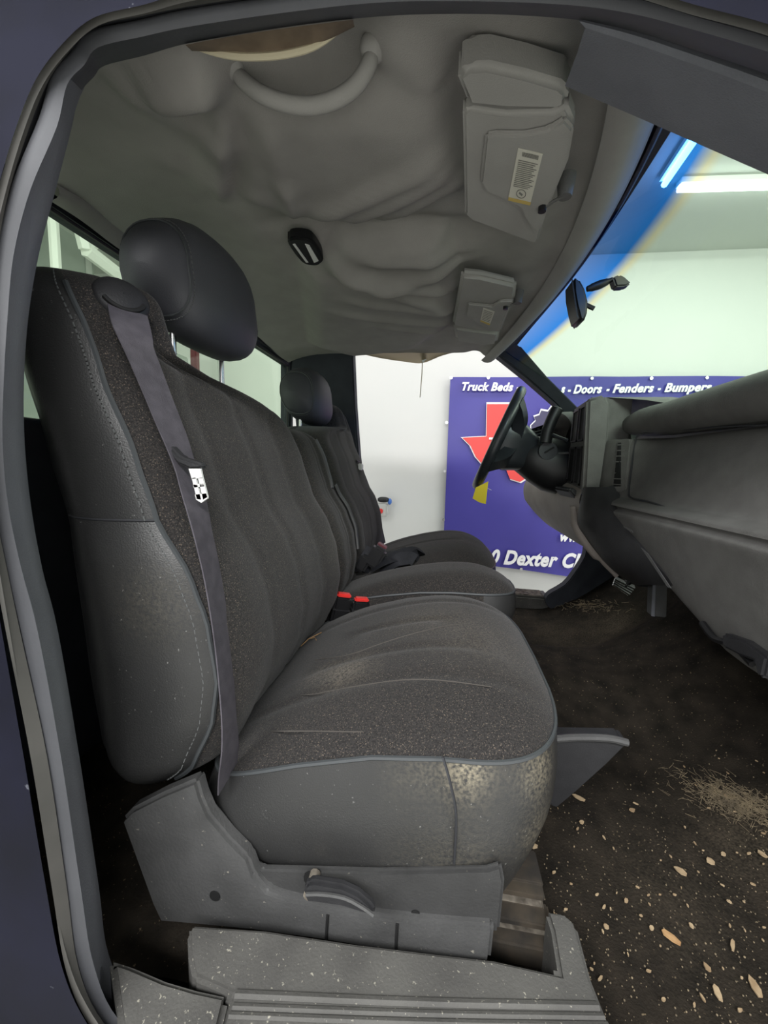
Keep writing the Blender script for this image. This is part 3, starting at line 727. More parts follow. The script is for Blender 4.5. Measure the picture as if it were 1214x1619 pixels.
def seat_back(par, yo, yi, sgn, ztc, zt):
    zl = zrange(.63, .74, 10) + zrange(.76, zt - .09, 22) + zrange(zt - .085, zt - .001, 16) + zrange(zt + .004, ztc - .04, 7)[1:] + [ztc - .04 + .04 * math.sin(PI / 2 * k / 9) for k in range(1, 10)]
    rows = back_rows(yo, yi, sgn, ztc, zt, zl)
    n = len(rows[0])           # 13*8
    fab = range(4 * 8, 11 * 8); lea = [j for j in range(n) if j not in fab]
    # fluting seams in the cloth
    for r in rows:
        for j in range(5 * 8, 10 * 8):
            y = abs(r[j].y)
            for ys in (abs(yo) - .15, (abs(yo) + abs(yi)) / 2, abs(yi) + .15):
                r[j].x -= .004 * math.exp(-((y - ys) / .010) ** 2)
    f = finish(grid(rows, True, cols=fab), 'backrest', M['fabric'], par, 80)
    f['label'] = 'black tweed backrest face'
    add_dust(f, [(V(-.30, -.15 * 1, .9), .05, .25)] if sgn > 0 else [])
    iz = min(range(len(zl)), key=lambda i: abs(zl[i] - 1.062))
    low = [[p.copy() for p in r] for r in rows[:iz + 1]]; hi = [[p.copy() for p in r] for r in rows[iz:]]
    for i, r in enumerate(low):          # lower panel swells out then tucks into the seam
        k = iz - i
        d = .010 * (1 - math.exp(-k / 2.0)) if zl[i] > .75 else .010 * max(0, (zl[i] - .64) / .11)
        for j in range(2 * 8, 4 * 8 + 1):
            t = (j - 16) / 16; r[j].y -= sgn * d * math.sin(PI * min(1, max(0, t)))
    a = finish(grid(low, True, cols=lea, cap0=True), 'lower_side_panel', M['leather'], par, 80)
    b = finish(grid(hi, True, cols=lea, cap1=True), 'upper_side_panel', M['leather'], par, 80)
    dsp = [(V(-.36, -.69 * sgn, .95), .05, .08)]
    add_dust(a, dsp); add_dust(b, [])
    line = [r[4 * 8] for r in rows[4:-7]]
    finish(tube([p + V(.002, -.001 * sgn, 0) for p in line], .0035, 6), 'piping', M['piping'], par)
    st = bmesh.new()
    ln = [r[4 * 8 - 1].lerp(r[4 * 8 - 2], .3) for r in rows[4:-3]]
    dense = []
    for p, q in zip(ln, ln[1:]):
        k = max(1, int((q - p).length / .007))
        for t in range(k): dense.append((p.lerp(q, t / k), p.lerp(q, min(1, t / k + .6 / k))))
    for p, q in dense: tube([p + V(0, -.002 * sgn, 0), q + V(0, -.002 * sgn, 0)], .0010, 4, st)
    finish(st, 'stitching', M['thread'], par)
    sm = [r for r in low[-1][2 * 8:4 * 8 + 1]]
    finish(tube([p + V(0, -.0005 * sgn, 0) for p in sm], .0018, 5), 'cross_seam', M['groove'], par)
    return rows, zl
def headrest(par, c, sgn, dz=0.0, stalk=.05):
    hr = bmesh.new(); rows = []; N = 28
    hw = .142
    prof = []
    for k in range(N):
        t = 2 * PI * k / N
        x = math.copysign(abs(math.cos(t)) ** .85, math.cos(t)) * .078; z = math.copysign(abs(math.sin(t)) ** .8, math.sin(t)) * .108
        x += .020 * (z / .108) * -1 * .3
        if z < 0: x += -.012 * (z / .108) * 1.0
        prof.append((x, z))
    for i in range(25):
        u = -1 + 2 * i / 24; s = max(.02, (1 - abs(u) ** 3.4) ** (1 / 2.4))
        for_y = c[1] + hw * u
        rows.append([V(c[0] + (x * (.25 + .75 * s) if s > .03 else x * .1) - .012 * (1 - abs(u)) * 0 + .018 * (1 - u * u), for_y * 1.0, c[2] + dz + z * s * (1 - .05 * u * u)) for x, z in prof])
    finish(grid(rows, True, cap0=True, cap1=True), 'headrest', M['headrest'], par, 70)
    hd_ = [o for o in par.children][-1]
    for i in (2, 22):
        finish(tube([p + (p - V(c[0], p.y, c[2] + dz)).normalized() * .0012 for p in rows[i]], .0022, 6, closed=True), 'headrest_seam', M['piping'], hd_)
        stb = bmesh.new(); rr2 = [rows[i][k].lerp(rows[i + (1 if i == 2 else -1)][k], .45) for k in range(N)]
        for k in range(N):
            for t in (0, .33, .66):
                a = rr2[k].lerp(rr2[(k + 1) % N], t); b = rr2[k].lerp(rr2[(k + 1) % N], t + .2)
                o2 = (a - V(c[0], a.y, c[2] + dz)).normalized() * .0012; tube([a + o2, b + o2], .001, 4, stb)
        finish(stb, 'headrest_stitching', M['thread'], hd_)
    for yy in (-.085, .072):
        p = V(c[0] + .01, c[1] + yy, c[2] + dz - .09)
        finish(tube([p, p + V(.0, 0, -.10 - dz)], .0065, 10), 'headrest_post', M['chrome'], hd_)
def cushion(par, x0, x1, yc, b, z_r, z_f, crest, sgn, side_mat, flutes, zb=.565, lift=0.0, stains=(), split=None):
    N = 96; e = 5.5
    cx_ = (x0 + x1) / 2; a = (x1 - x0) / 2
    def zs(x):
        t = min(1, max(0, (x - x0) / (x1 - x0) / .72)); return z_r + (z_f - z_r) * math.sin(t * PI / 2)
    def peri(k, sc=1.0, in_=0.0):
        t = 2 * PI * k / N; c_, s_ = math.cos(t), math.sin(t)
        x = math.copysign(abs(c_) ** (2 / e), c_) * (a - in_); y = math.copysign(abs(s_) ** (2 / e), s_) * (b - in_)
        # the front edge is rounder in plan
        if x > 0: x -= .035 * (abs(y) / b) ** 3 * (x / a)
        return cx_ + x * sc, yc + y * sc
    skirt = []
    NS = 12
    for j in range(NS + 1):
        t = j / NS; row = []
        for k in range(N):
            x, y = peri(k, 1, -.004 + .006 * (1 - t) ** 2 - .016 * math.sin(PI * min(1, t * 1.0)) * .9)
            z1 = zs(x); frac = max(0, (x - cx_) / a)
            z = zb + (z1 - zb) * t
            x -= .045 * frac ** 3 * (1 - t) ** 2
            y += .0035 * math.sin(PI * t) * noise.noise(V(x * 22 + z * 16, z * 14, 2))
            row.append(V(x, y, z))
        skirt.append(row)
    if split is None: s_ = finish(grid(skirt, True), 'cushion_skirt', side_mat, par, 80)
    else:
        fr_ = [k for k in range(N) if peri(k)[0] > split]
        s_ = finish(grid(skirt, True, cols=fr_), 'front_skirt', side_mat, par, 80)
        add_dust(finish(grid(skirt, True, cols=[k for k in range(N) if k not in fr_]), 'cushion_side', M['fabric'], par, 80), [])
    top = []
    NR = 30
    def topz(x, y, sc):
        z1 = zs(x); t = (x - x0) / (x1 - x0)
        h = crest * (.35 + .65 * min(1, max(0, t * 1.25)))
        z = z1 + h * (1 - sc ** 4.0) ** .8
        for fy in flutes: z -= .0042 * math.exp(-((y - fy) / .010) ** 2) * (1 - sc ** 8)
        return z + lift * (1 - sc ** 4)
    for j in range(NR + 1):
        sc = 1 - j / NR if j < NR else .001
        row = []
        for k in range(N):
            x, y = peri(k, sc, -.004 * sc); row.append(V(x, y, topz(x, y, sc)))
        top.append(row)
    t_ = finish(grid(top, True), 'cushion', M['fabric'], par, 80)
    add_dust(t_, [q for q in stains if q[3] == 't'] and [q[:3] for q in stains if q[3] == 't'])
    add_dust(s_, [q[:3] for q in stains if q[3] == 's'])
    finish(tube([p + V(0, 0, .001) for p in top[0]], .0032, 6, closed=True), 'cushion_piping', M['piping'], par)
    return topz, skirt, top

# ---- passenger seat
YO, YI = -.695, -.105
PS = thing('passenger_seat', 'black tweed and vinyl front seat nearest the camera, with dusty cushion', 'car seat', (-.1, -.40, .47), 'bench seat sections')
prow, pz_l = seat_back(PS, YO, YI, 1, 1.397, 1.285)
headrest(PS, V(-.500, -.392, 1.455), 1)
stains = [(PY(545, 1055, -.52), .04, .45, 't'), (PY(690, 1020, -.35), .09, .22, 't'), (PY(760, 1060, -.45), .08, .2, 't'), (PY(500, 1060, -.50), .03, .3, 't'), (PY(740, 1195, -.69),   .025, .55, 's'), (PY(735, 1230, -.70),   .03, .35, 's'), (PY(845, 1210, -.66), .03, .5, 's'), (PY(840, 1300, -.66), .03, .3, 's'), (PY(720, 1350, -.69), .06, .1, 's')]
ctop, cskirt, ctopr = cushion(PS, -.33, .195, -.40, .292, .675, .778, .055, 1, M['leather'], (-.24, -.36, -.48, -.57), stains=stains)
sk = [PY(700, 1197, -.712), PY(712, 1240, -.722), PY(721, 1290, -.722), PY(718, 1365, -.705)]
finish(tube(catmull(sk, 4), .0018, 5), 'skirt_seam', M['groove'], PS)
YS = -.722
def yshield(pts, y, th, bv=.006): return prism([PY(a, b, y) for a, b in pts], (0, th, 0), None, bv)
finish(yshield([(190, 1298), (206, 1281), (255, 1256), (310, 1233), (318, 1262), (330, 1290), (362, 1328), (392, 1358), (402, 1386), (422, 1410), (450, 1420), (480, 1427), (520, 1438), (607, 1451), (700, 1461), (782, 1467), (776, 1524), (700, 1517), (620, 1508), (500, 1488), (400, 1474), (300, 1464), (252, 1460), (238, 1430)], YS, .022, .005), 'base_shield', M['shield'], PS, 50)
finish(yshield([(380, 1352), (415, 1374), (600, 1379), (770, 1375), (793, 1368), (798, 1395), (790, 1476), (700, 1472), (600, 1462), (440, 1432)], YS + .010, .010, .004), 'recessed_plate', M['plate'], PS, 50)
for a0, b0, a1, b1 in [(518, 1446, 515, 1490), (628, 1460, 625, 1508)]:
    finish(tube([PY(a0, b0, YS - .0005), PY(a1, b1, YS - .0005)], .0022, 5), 'slot', M['hole'], PS)
for a, b, r, dy_ in [(340, 1416, .0075, -.0005), (494, 1389, .012, .0095), (657, 1445, .006, .0095)]:
    c = PY(a, b, YS + dy_); finish(tube([c, c + V(0, -.0012, 0)], r, 14), 'screw_hole', M['hole'], PS)
c = PY(495, 1393, YS); finish(tube([c + V(0, .01, 0), c + V(0, -.018, 0)], .007, 10), 'lever_rod', M['rail_light'], PS)
finish(yshield([(480, 1402), (486, 1396), (497, 1395), (540, 1402), (566, 1414), (585, 1430), (595, 1444), (587, 1450), (572, 1446), (540, 1436), (500, 1430), (484, 1429), (479, 1418)], YS - .030, .012, .005), 'recline_lever', M['dash_dark'], PS, 50)
finish(tube(catmull([PY(a, b, YS - .032) for a, b in [(484, 1414), (510, 1414), (545, 1420), (575, 1436), (590, 1447)]], 3), .0022, 5), 'lever_edge', M['shield'], PS)
bx0 = box((-.08, -.42, .54), (.38, .46, .10), None, .01); finish(bx0, 'seat_frame', M['black'], PS)
# belt guide on the shoulder of the backrest
def on_front(px, py, margin=.012):
    d = ray(px, py)
    t = .25
    while t < 1.4:
        p = CAM + d * t
        if p.y > YO + .03 and p.x < sx(p.z) + .030 + margin: return p
        t += .0015
    return PY(px, py, -.6)
gcen = on_front(192, 474, -.002)
gn = V(.74, -.52, .42).normalized(); gu = V(.50, .86, .0); gu = (gu - gn * gu.dot(gn)).normalized(); gv = gn.cross(gu)
def gpt(a, r, h): return gcen + gu * math.cos(a) * .033 * r + gv * math.sin(a) * .031 * r + gn * h
rows = [[gpt(2 * PI * k / 32, r, h) for k in range(32)] for r, h in ((1.04, -.03), (1.04, .001), (1.0, .005), (.9, .008), (.6, .011), (.3, .0125), (.02, .013))]
finish(grid(rows, True, cap0=True), 'belt_guide', M['dash_dark'], PS, 70)
sl = [gpt(math.radians(a), .78, .0105) for a in range(205, 340, 10)]
finish(tube(sl, .0032, 6), 'guide_slot', M['hole'], PS)

# ---- passenger belt
SB = thing('seat_belt', 'grey shoulder belt hanging down the passenger backrest', 'seat belt', PY(360, 1230, -.69), 'seat belts')
bp_ = [(198, 490), (212, 530), (232, 580), (258, 645), (283, 708), (300, 760), (318, 830), (336, 910), (350, 1000), (359, 1090), (363, 1170), (360, 1232)]
b3 = [on_front(a, b, .016 if i > 1 else .010) for i, (a, b) in enumerate(bp_)]
b3 = [p - (p - CAM).normalized() * (.030 if i > 5 else .010) for i, p in enumerate(b3)]
for i, yy in ((-4, -.690), (-3, -.696), (-2, -.702), (-1, -.690)): b3[i] = PY(*bp_[i], yy)
b3[0] = gpt(math.radians(275), .72, .0085); b3[1] = b3[1] - ray(212, 530) * .012
wdir = [V(.35, .9, .0)] * 3 + [V(.45, .85, 0)] * 20
pts3 = catmull(b3, 5)
wds = []
for i, p in enumerate(pts3):
    vw = (p - CAM).normalized(); tt = (pts3[min(i + 1, len(pts3) - 1)] - pts3[max(i - 1, 0)]).normalized()
    pr = tt.cross(vw).normalized(); pr = pr if pr.dot(right) > 0 else -pr
    c_ = .78 - .34 * min(1, i / (len(pts3) * .6)) - .14 * max(0, i / len(pts3) - .6) / .4; wds.append(pr * c_ + vw * math.sqrt(1 - c_ * c_))
finish(ribbon(pts3, wds, .046, .0016), 'webbing', M['belt'], SB, 50)
c = on_front(290, 724, .016); c -= (c - CAM).normalized() * .035
ax = (PY(316, 770, c.y) - PY(304, 735, c.y)).normalized(); wv = V(.55, .80, -.35); wv = (wv - ax * wv.dot(ax)).normalized(); nv = ax.cross(wv)
if nv.y > 0: nv = -nv
def fr(c, ax, wv, nv):
    mm = Matrix.Identity(4)
    for i, v in enumerate((wv, ax, nv)):
        for k in range(3): mm[k][i] = v[k]
    return mm
R3 = fr(c, ax, wv, nv)
finish(prism([PY(a_, b_, c.y) for a_, b_ in [(258, 706), (266, 703), (284, 722), (318, 733), (319, 741), (300, 742), (280, 733), (262, 715)]], (.004, .012, 0), None, .003), 'latch_handle', M['dash_dark'], SB, 50)
tgb = bmesh.new()
for q in ([(298, 741), (317, 741), (320, 756), (303, 757)], [(303, 756), (309, 755), (318, 790), (311, 789)], [(313, 756), (320, 755), (328, 786), (321, 790)], [(308, 782), (326, 780), (328, 788), (318, 795), (310, 790)], [(305, 766), (322, 764), (323, 769), (306, 771)]):
    prism([PY(a_, b_, c.y - .002) for a_, b_ in q], (0, .003, 0), tgb)
finish(tgb, 'latch_tongue', M['white_metal'], SB)

# ---- middle seat
MS = thing('middle_seat', 'narrow black tweed middle seat section between the two outer seats', 'car seat', (-.1, 0, .50), 'bench seat sections')
zl = zrange(.70, .78, 6) + zrange(.80, 1.18, 16) + [1.18 + .06 * math.sin(PI / 2 * k / 8) for k in range(1, 9)]
rows = back_rows(-.100, .100, 1, 1.24, 1.24, zl, 0, .014, .5)
rows = [[V(p.x, p.y, p.z) for p in r] for r in rows]
f = finish(grid(rows, True, cap0=True, cap1=True), 'backrest', M['fabric'], MS, 80); add_dust(f, [])
for ys, z0, z1 in ((.04, 1.06, 1.21), (.085, .86, 1.07)):
    ln = catmull([V(sx(z) + .030, ys + .012 * math.sin(PI * (z - z0) / (z1 - z0)), z) for z in zrange(z0, z1, 6)], 3)
    finish(tube(ln, .008, 8), 'vinyl_trim', M['leather'], MS)
mtop, _, _ = cushion(MS, -.30, .225, 0, .108, .735, .800, .055, 1, M['leather'], (), zb=.64, split=.13)
finish(box((-.06, 0, .60), (.36, .17, .10), None, .01), 'seat_frame', M['black'], MS)

# ---- driver seat
DS = thing('driver_seat', 'black tweed front seat behind the steering wheel', 'car seat', (-.1, .40, .47), 'bench seat sections')
seat_back(DS, YO, YI, -1, 1.390, 1.285)
headrest(DS, V(-.550, .392, 1.394), -1, 0.0)
cushion(DS, -.33, .215, .40, .292, .715, .800, .075, -1, M['leather'], (.33, .50))
finish(box((-.08, .42, .54), (.38, .46, .10), None, .01), 'seat_frame', M['black'], DS)
finish(box(PY(598, 858, .70), (.03, .02, .014), None, .004), 'release_tab', M['red'], DS)
DB = thing('seat_belt', 'dark shoulder belt across the driver backrest against the pillar', 'seat belt', PY(606, 860, .66), 'seat belts')
d3 = catmull([PY(a, b, y) for a, b, y in [(523, 655, .57), (545, 692, .58), (563, 728, .60), (578, 765, .62), (590, 800, .64), (599, 830, .66), (606, 860, .67)]], 4)
finish(ribbon(d3, V(.3, .9, .2), .046, .0016), 'webbing', M['belt'], DB)
c = PY(564, 730, .585); finish(box(c, (.02, .06, .014), None, .004), 'latch_handle', M['dash_dark'], DB)
finish(box(PY(570, 738, .58), (.022, .03, .03), None, .004), 'latch_tongue', M['white_metal'], DB)

# ---- buckles
def buckle(px, top, bot, label, y):
    a = PY(*top, y); b = PY(*bot, y); ax = (b - a).normalized(); wv = V(.9, .4, 0); wv = (wv - ax * wv.dot(ax)).normalized(); nv = ax.cross(wv)
    R = fr(a, ax, wv, nv); Lb = (b - a).length
    t = thing('buckle', label, 'seat belt buckle', b, 'seat belt buckles')
    finish(box(a + ax * Lb * .5, (.046, Lb, .026), None, .006, R), 'buckle_body', M['black'], t)
    finish(box(a - ax * .004, (.040, .012, .021), None, .004, R), 'release_button', M['red'], t)
    finish(box(a + ax * (Lb * .45), (.050, .004, .029), None, .001, R), 'body_seam', M['dash_dark'], t)
buckle(0, (543, 943), (533, 985), 'seat belt buckle with wide red button, closer to the backrest', -.140)
buckle(0, (571, 950), (566, 980), 'seat belt buckle with thin red button, farther from the backrest', -.128)
# ---- loose black webbing on the far side
LB = thing('lap_belt', 'tangled loose black lap belt lying between middle and driver seats', 'seat belt', PY(600, 905, .12))
def strap(pts, y, wd, w, name='strap'):
    finish(ribbon(catmull([PY(a, b, yy) for a, b, yy in pts], 5), wd, w, .002), name, M['belt_black'], LB)
strap([(572, 905, .13), (580, 885, .12), (590, 868, .14)], 0, V(.9, .3, .2), .05)
strap([(588, 900, .11), (605, 890, .10), (622, 882, .11), (640, 876, .14), (655, 872, .17), (662, 876, .17), (655, 882, .14)], 0, V(.2, .8, .4), .045)
strap([(600, 906, .10), (615, 896, .09), (630, 885, .10), (648, 882, .12), (656, 886, .12)], 0, V(.3, .6, .7), .045)
strap([(588, 892, .13), (603, 880, .13), (622, 876, .15), (645, 868, .18)], 0, V(.2, .9, .3), .04)
a = PY(594, 880, .12); finish(box(a, (.05, .04, .075), None, .008, Matrix.Rotation(.5, 4, 'Y')), 'buckle_body', M['black'], LB)
finish(box(a + V(.022, 0, .040), (.034, .032, .006), None, .002, Matrix.Rotation(.5, 4, 'Y')), 'release_button', M['redpost'], LB)
a = PY(574, 890, .12); finish(box(a, (.04, .035, .06), None, .008, Matrix.Rotation(.5, 4, 'Y')), 'buckle_body', M['black'], LB)

# ---- seat rails and side flap
RL = thing('seat_rail', 'dirty steel seat rail sticking out in front of passenger seat base', 'seat rail', PY(820, 1540, -.64))
for (a0, b0, a1, b1, yy, th, mt) in [(792, 1395, 859, 1399, -.63, .05, 'rail'), (790, 1413, 862, 1420, -.645, .05, 'rail'), (788, 1424, 860, 1440, -.645, .04, 'rail_light'), (788, 1444, 864, 1456, -.655, .05, 'rail'), (780, 1457, 868, 1466, -.665, .04, 'rail'), (780, 1468, 870, 1484, -.66, .03, 'rail_light')]:
    p, q = PY(a0, b0, yy), PY(a1, b1, yy)
    finish(box(((p.x + q.x) / 2 - .06, yy + th / 2, (p.z + q.z) / 2), (q.x - p.x + .12, th, abs(p.z - q.z) + .002), None, .002), 'rail_channel', M[mt], RL)
p, q = PY(770, 1484, -.675), PY(881, 1541, -.675)
finish(box(((p.x + q.x) / 2 - .06, -.645, (p.z + q.z) / 2), (q.x - p.x + .12, .06, p.z - q.z), None, .003), 'rail_block', M['rail'], RL)
FL = thing('side_flap', 'black triangular plastic flap jutting forward under the passenger cushion', 'flap', PY(880, 1280, -.50))
finish(prism([PY(a, b, -.50) for a, b in [(838, 1164), (900, 1166), (985, 1168), (994, 1176), (960, 1210), (910, 1255), (880, 1280), (866, 1272), (850, 1220)]], (0, .03, 0), None, .004), 'flap_panel', M['dash_dark'], FL, 40)
finish(tube(catmull([PY(a, b, -.505) for a, b in [(850, 1172), (900, 1166), (960, 1167), (992, 1174)]], 3), .006, 8), 'flap_rim', M['shield'], FL)

# ================================================================== DASHBOARD
DA = thing('dashboard', 'charcoal plastic dashboard with vents, cluster hood and padded passenger side', 'dashboard', (.70, 0, .86))
Y0, Y1 = -.80, .10
def sweep(prof, ys, fn=None):
    rows = []
    for y in ys:
        rows.append([V(*(fn(x, y, z) if fn else (x, y, z))) for x, z in prof])
    return rows
ys = zrange(Y0, Y1, 24)
# upper face (behind the pad), crease, lower face
prof = catmull([V(.60, 0, 1.235), V(.555, 0, 1.225), V(.535, 0, 1.18), V(.515, 0, 1.10), V(.505, 0, 1.075), V(.490, 0, 1.068), V(.474, 0, 1.060), V(.470, 0, 1.052)], 4)
def ub(y): t = max(0, min(1, (y + .05) / .14)); return t * t * (3 - 2 * t)
finish(grid(sweep([(p.x, p.z) for p in prof], ys, lambda x, y, z: (x - (x - .472) * ub(y) * .92, y, z))), 'upper_panel', M['dash'], DA, 50)
prof = catmull([V(.472, 0, 1.052), V(.476, 0, 1.044), V(.468, 0, 1.038), V(.466, 0, 1.030), V(.475, 0, 1.00), V(.490, 0, .93), V(.505, 0, .86), V(.52, 0, .83), V(.56, 0, .82), V(.66, 0, .84)], 4)
finish(grid(sweep([(p.x, p.z) for p in prof], zrange(Y0, -.02, 20), lambda x, y, z: (x + .02 * max(0, y + .3), y, z + max(0, (y + .42) * .34) * max(0, min(1, (1.0 - z) / .18))))), 'glove_box', M['dash'], DA, 50)
ec = [V(.95, -.79, 1.245), V(.66, -.79, 1.325), V(.555, -.79, 1.225), V(.535, -.79, 1.18), V(.505, -.79, 1.075), V(.472, -.79, 1.052), V(.466, -.79, 1.03), V(.505, -.79, .86), V(.56, -.79, .82), V(.66, -.79, .84), V(.80, -.79, .90), V(.945, -.79, 1.10)]
finish(prism(ec, (0, -.012, 0), None, .004), 'dash_end', M['dash'], DA, 40)
# airbag door seam and vent
def dface(px, py):          # point on the upper face
    for k in range(400):
        t = .6 + k * .003; p = CAM + ray(px, py) * t
        xf = lerp([(1.05, .470), (1.068, .490), (1.075, .505), (1.10, .515), (1.18, .535), (1.225, .555)], p.z)
        xf = xf - (xf - .472) * ub(p.y) * .92
        if p.x > xf - .001: return p
    return PX(px, py, .52)
def on_dash(pts, dx=-.003): return [dface(a, b) + V(dx, 0, 0) for a, b in pts]
finish(tube(catmull(on_dash([(1214, 672), (1120, 676), (1040, 683), (1012, 688), (1006, 700), (1000, 740), (996, 775), (1000, 787), (1040, 797), (1214, 865)]), 4), .0022, 6), 'airbag_seam', M['groove'], DA)
vp = on_dash([(978, 697), (985, 694), (997, 694), (999, 700), (990, 774), (985, 779), (970, 777), (969, 770)], -.004)
vt = finish(prism(vp, (.012, 0, 0), None, .002), 'air_vent', M['dash'], DA, 40)
finish(prism(on_dash([(980, 700), (994, 699), (985, 772), (972, 771)], -.0052), (.004, 0, 0)), 'vent_opening', M['hole'], vt)
for k in range(8):
    t = (k + .5) / 8; a = on_dash([(980 - 8 * t, 700 + 71 * t), (994 - 9 * t, 699 + 73 * t)], -.0065)
    finish(prism([a[0], a[1], a[1] + V(0, 0, .003), a[0] + V(0, 0, .003)], (.008, 0, 0)), 'vent_slat', M['dash'], vt)
# padded roll along the passenger side
rows = []
for i in range(31):
    t = i / 30; y = .095 - t * .90
    k = math.sqrt(max(.0, 1 - max(0, 1 - t / .10) ** 2)) if t < .10 else 1
    k = max(k, .03)
    rr_ = .050 + .010 * min(1, t * 2); cxp = .578 - .05 * max(0, 1 - t / .16) ** 2; czp = 1.283
    rows.append([V(cxp + math.cos(a) * rr_ * k * 1.05, y, czp + .0 + math.sin(a) * rr_ * .80 * k + (-.02 * (1 - k))) for a in [2 * PI * j / 24 for j in range(24)]])
finish(grid(rows, True, cap0=True, cap1=True), 'padded_roll', M['dash'], DA, 60)
# top of the dash running to the windshield
tp = []
for y in zrange(-.80, .74, 20):
    hump = .045 * max(0, min(1, (y + .02) / .12))
    tp.append([V(.60 - .12 * max(0, min(1, (y - .0) / .12)), y, 1.318 + hump), V(.66, y, 1.325 + hump * .9), V(.78, y, 1.30 + hump * .5), V(.95 - .2 * y * y, y, 1.245)])
finish(grid(tp), 'dash_top', M['dash'], DA, 60)
# centre stack: protruding bezel box
def PXY(px, py, y): return PY(px, py, y)
csn = [PY(a, b, .085) for a, b in [(929, 631), (958, 623), (966, 640), (962, 700), (950, 783), (922, 786)]]
finish(prism(csn, (0, .03, 0), None, .008, 3), 'centre_stack_side', M['dash'], DA, 50)
cf = [V(.432, .115, 1.362), V(.432, .115, 1.072), V(.445, .31, 1.085), V(.450, .31, 1.358)]
def CF(u, v): return cf[0].lerp(cf[3], u).lerp(cf[1].lerp(cf[2], u), v)
def cquad(u0, v0, u1, v1, dx, th, bm=None, bv=0.0): return prism([CF(u0, v0) + V(dx, 0, 0), CF(u1, v0) + V(dx, 0, 0), CF(u1, v1) + V(dx, 0, 0), CF(u0, v1) + V(dx, 0, 0)], (th, 0, 0), bm, bv)
finish(cquad(0, 0, 1, 1, .0, .12, None, .006), 'centre_stack', M['dash'], DA, 40)
for (u0, v0, u1, v1) in [(.10, .06, .42, .44), (.52, .06, .9, .44), (.10, .50, .42, .92), (.52, .50, .9, .92)]:
    f = finish(cquad(u0, v0, u1, v1, -.002, .004), 'stack_opening', M['hole'], DA)
    bm = bmesh.new()
    for (a, b, c_, d) in [(u0, v0, u1, v0 + .02), (u0, v1 - .02, u1, v1), (u0, v0, u0 + .03, v1), (u1 - .03, v0, u1, v1)]: cquad(a, b, c_, d, -.006, .006, bm)
    finish(bm, 'opening_rim', M['dash_dark'], f)
# cluster hood on the driver side
ho = []
for i in range(25):
    a = PI * i / 24
    ho.append((.50 - .205 * math.cos(a), 1.19 + .172 * math.sin(a) ** .6))
rows = []
for x, s in ((.440, 1.0), (.45, 1.03), (.51, 1.05), (.62, 1.04)):
    rows.append([V(x + .02 * (1 - math.sin(PI * i / 24)), .50 + (y - .50) * s, 1.20 + (z - 1.20) * s) for i, (y, z) in enumerate(ho)])
rows.insert(0, [V(p.x + .012, .50 + (p.y - .50) * .95, 1.20 + (p.z - 1.20) * .95) for p in rows[0]])
rows.insert(0, [V(p.x + .14, p.y, p.z) for p in rows[0]])
finish(grid(rows), 'cluster_hood', M['dash'], DA, 50)
cl = finish(prism([V(.54, y, z) for y, z in ho], (.02, 0, 0)), 'instrument_cluster', M['black'], DA)
for yc_, zc_, r in ((.42, 1.25, .05), (.54, 1.25, .05), (.62, 1.24, .025)):
    finish(tube([V(.538, yc_, zc_), V(.534, yc_, zc_)], r, 20), 'gauge', M['dash_dark'], cl)
# driver side body of the dash
bd = catmull([V(.56, 0, 1.33), V(.47, 0, 1.30), V(.45, 0, 1.22), V(.45, 0, 1.14), V(.44, 0, 1.09)], 4)
finish(grid(sweep([(p.x, p.z) for p in bd], zrange(.64, .76, 6))), 'end_panel', M['dash'], DA, 50)
ev = finish(prism([PY(a, b, .66) for a, b in [(838, 678), (858, 671), (860, 700), (840, 705)]], (.012, .0, 0), None, .002), 'air_vent', M['dash'], DA)
finish(prism([PY(a, b, .655) for a, b in [(841, 680), (855, 675), (857, 698), (842, 702)]], (.004, 0, 0)), 'vent_opening', M['hole'], ev)
for k in range(4):
    p, q = PY(841, 684 + k * 5, .65), PY(856, 680 + k * 5, .65); finish(tube([p, q], .0022, 5), 'vent_slat', M['dash'], ev)
# knee panel
kp = catmull([V(.45, 0, 1.105), V(.432, 0, 1.085), V(.425, 0, 1.05), V(.435, 0, 1.00), V(.47, 0, .93), V(.52, 0, .875), V(.58, 0, .86)], 5)
def kfn(x, y, z):
    t = max(0, (y - .35) / .35); return (x - .03 * t + .04 * t * max(0, (1.0 - z) / .12), y, z + .0)
finish(grid(sweep([(p.x, p.z) for p in kp], zrange(.10, .74, 20), kfn)), 'knee_panel', M['dash_lower'], DA, 60)
finish(prism([PY(a, b, .14) for a, b in [(905, 770), (925, 786), (935, 792), (944, 806), (936, 812), (915, 795), (898, 776)]], (0, .16, 0), None, .006), 'lower_bezel', M['dash_dark'], DA, 40)
# dark lower console panel bulging below the stack
le = [(924, 772), (912, 822), (926, 850), (945, 876), (965, 898), (985, 914), (1008, 927)]
ri = [(958, 770), (972, 808), (988, 832), (1010, 862), (1032, 888), (1052, 908), (1064, 926)]
A = catmull([PY(a, b, .13) for a, b in le], 5); B = catmull([PX(a, b, .468 + .006 * i) for i, (a, b) in enumerate(ri)], 5)
rows = []
for j in range(9):
    t = j / 8; rows.append([a.lerp(b, t) + V(-.028 * math.sin(PI * t), 0, 0) for a, b in zip(A, B)])
finish(grid([[p + V(.10, 0, 0) for p in A]] + rows + [[p + V(.06, 0, .02) for p in B]]), 'lower_console', M['dash_dark'], DA, 60)
sl_ = catmull([PY(a, b, .15) for a, b in [(908, 800), (910, 824), (924, 852), (950, 884), (975, 910)]], 5)
finish(tube(sl_, [.014] * 5 + [.018] * 10 + [.009] * 6, 10), 'console_edge', M['dash_lower'], DA)
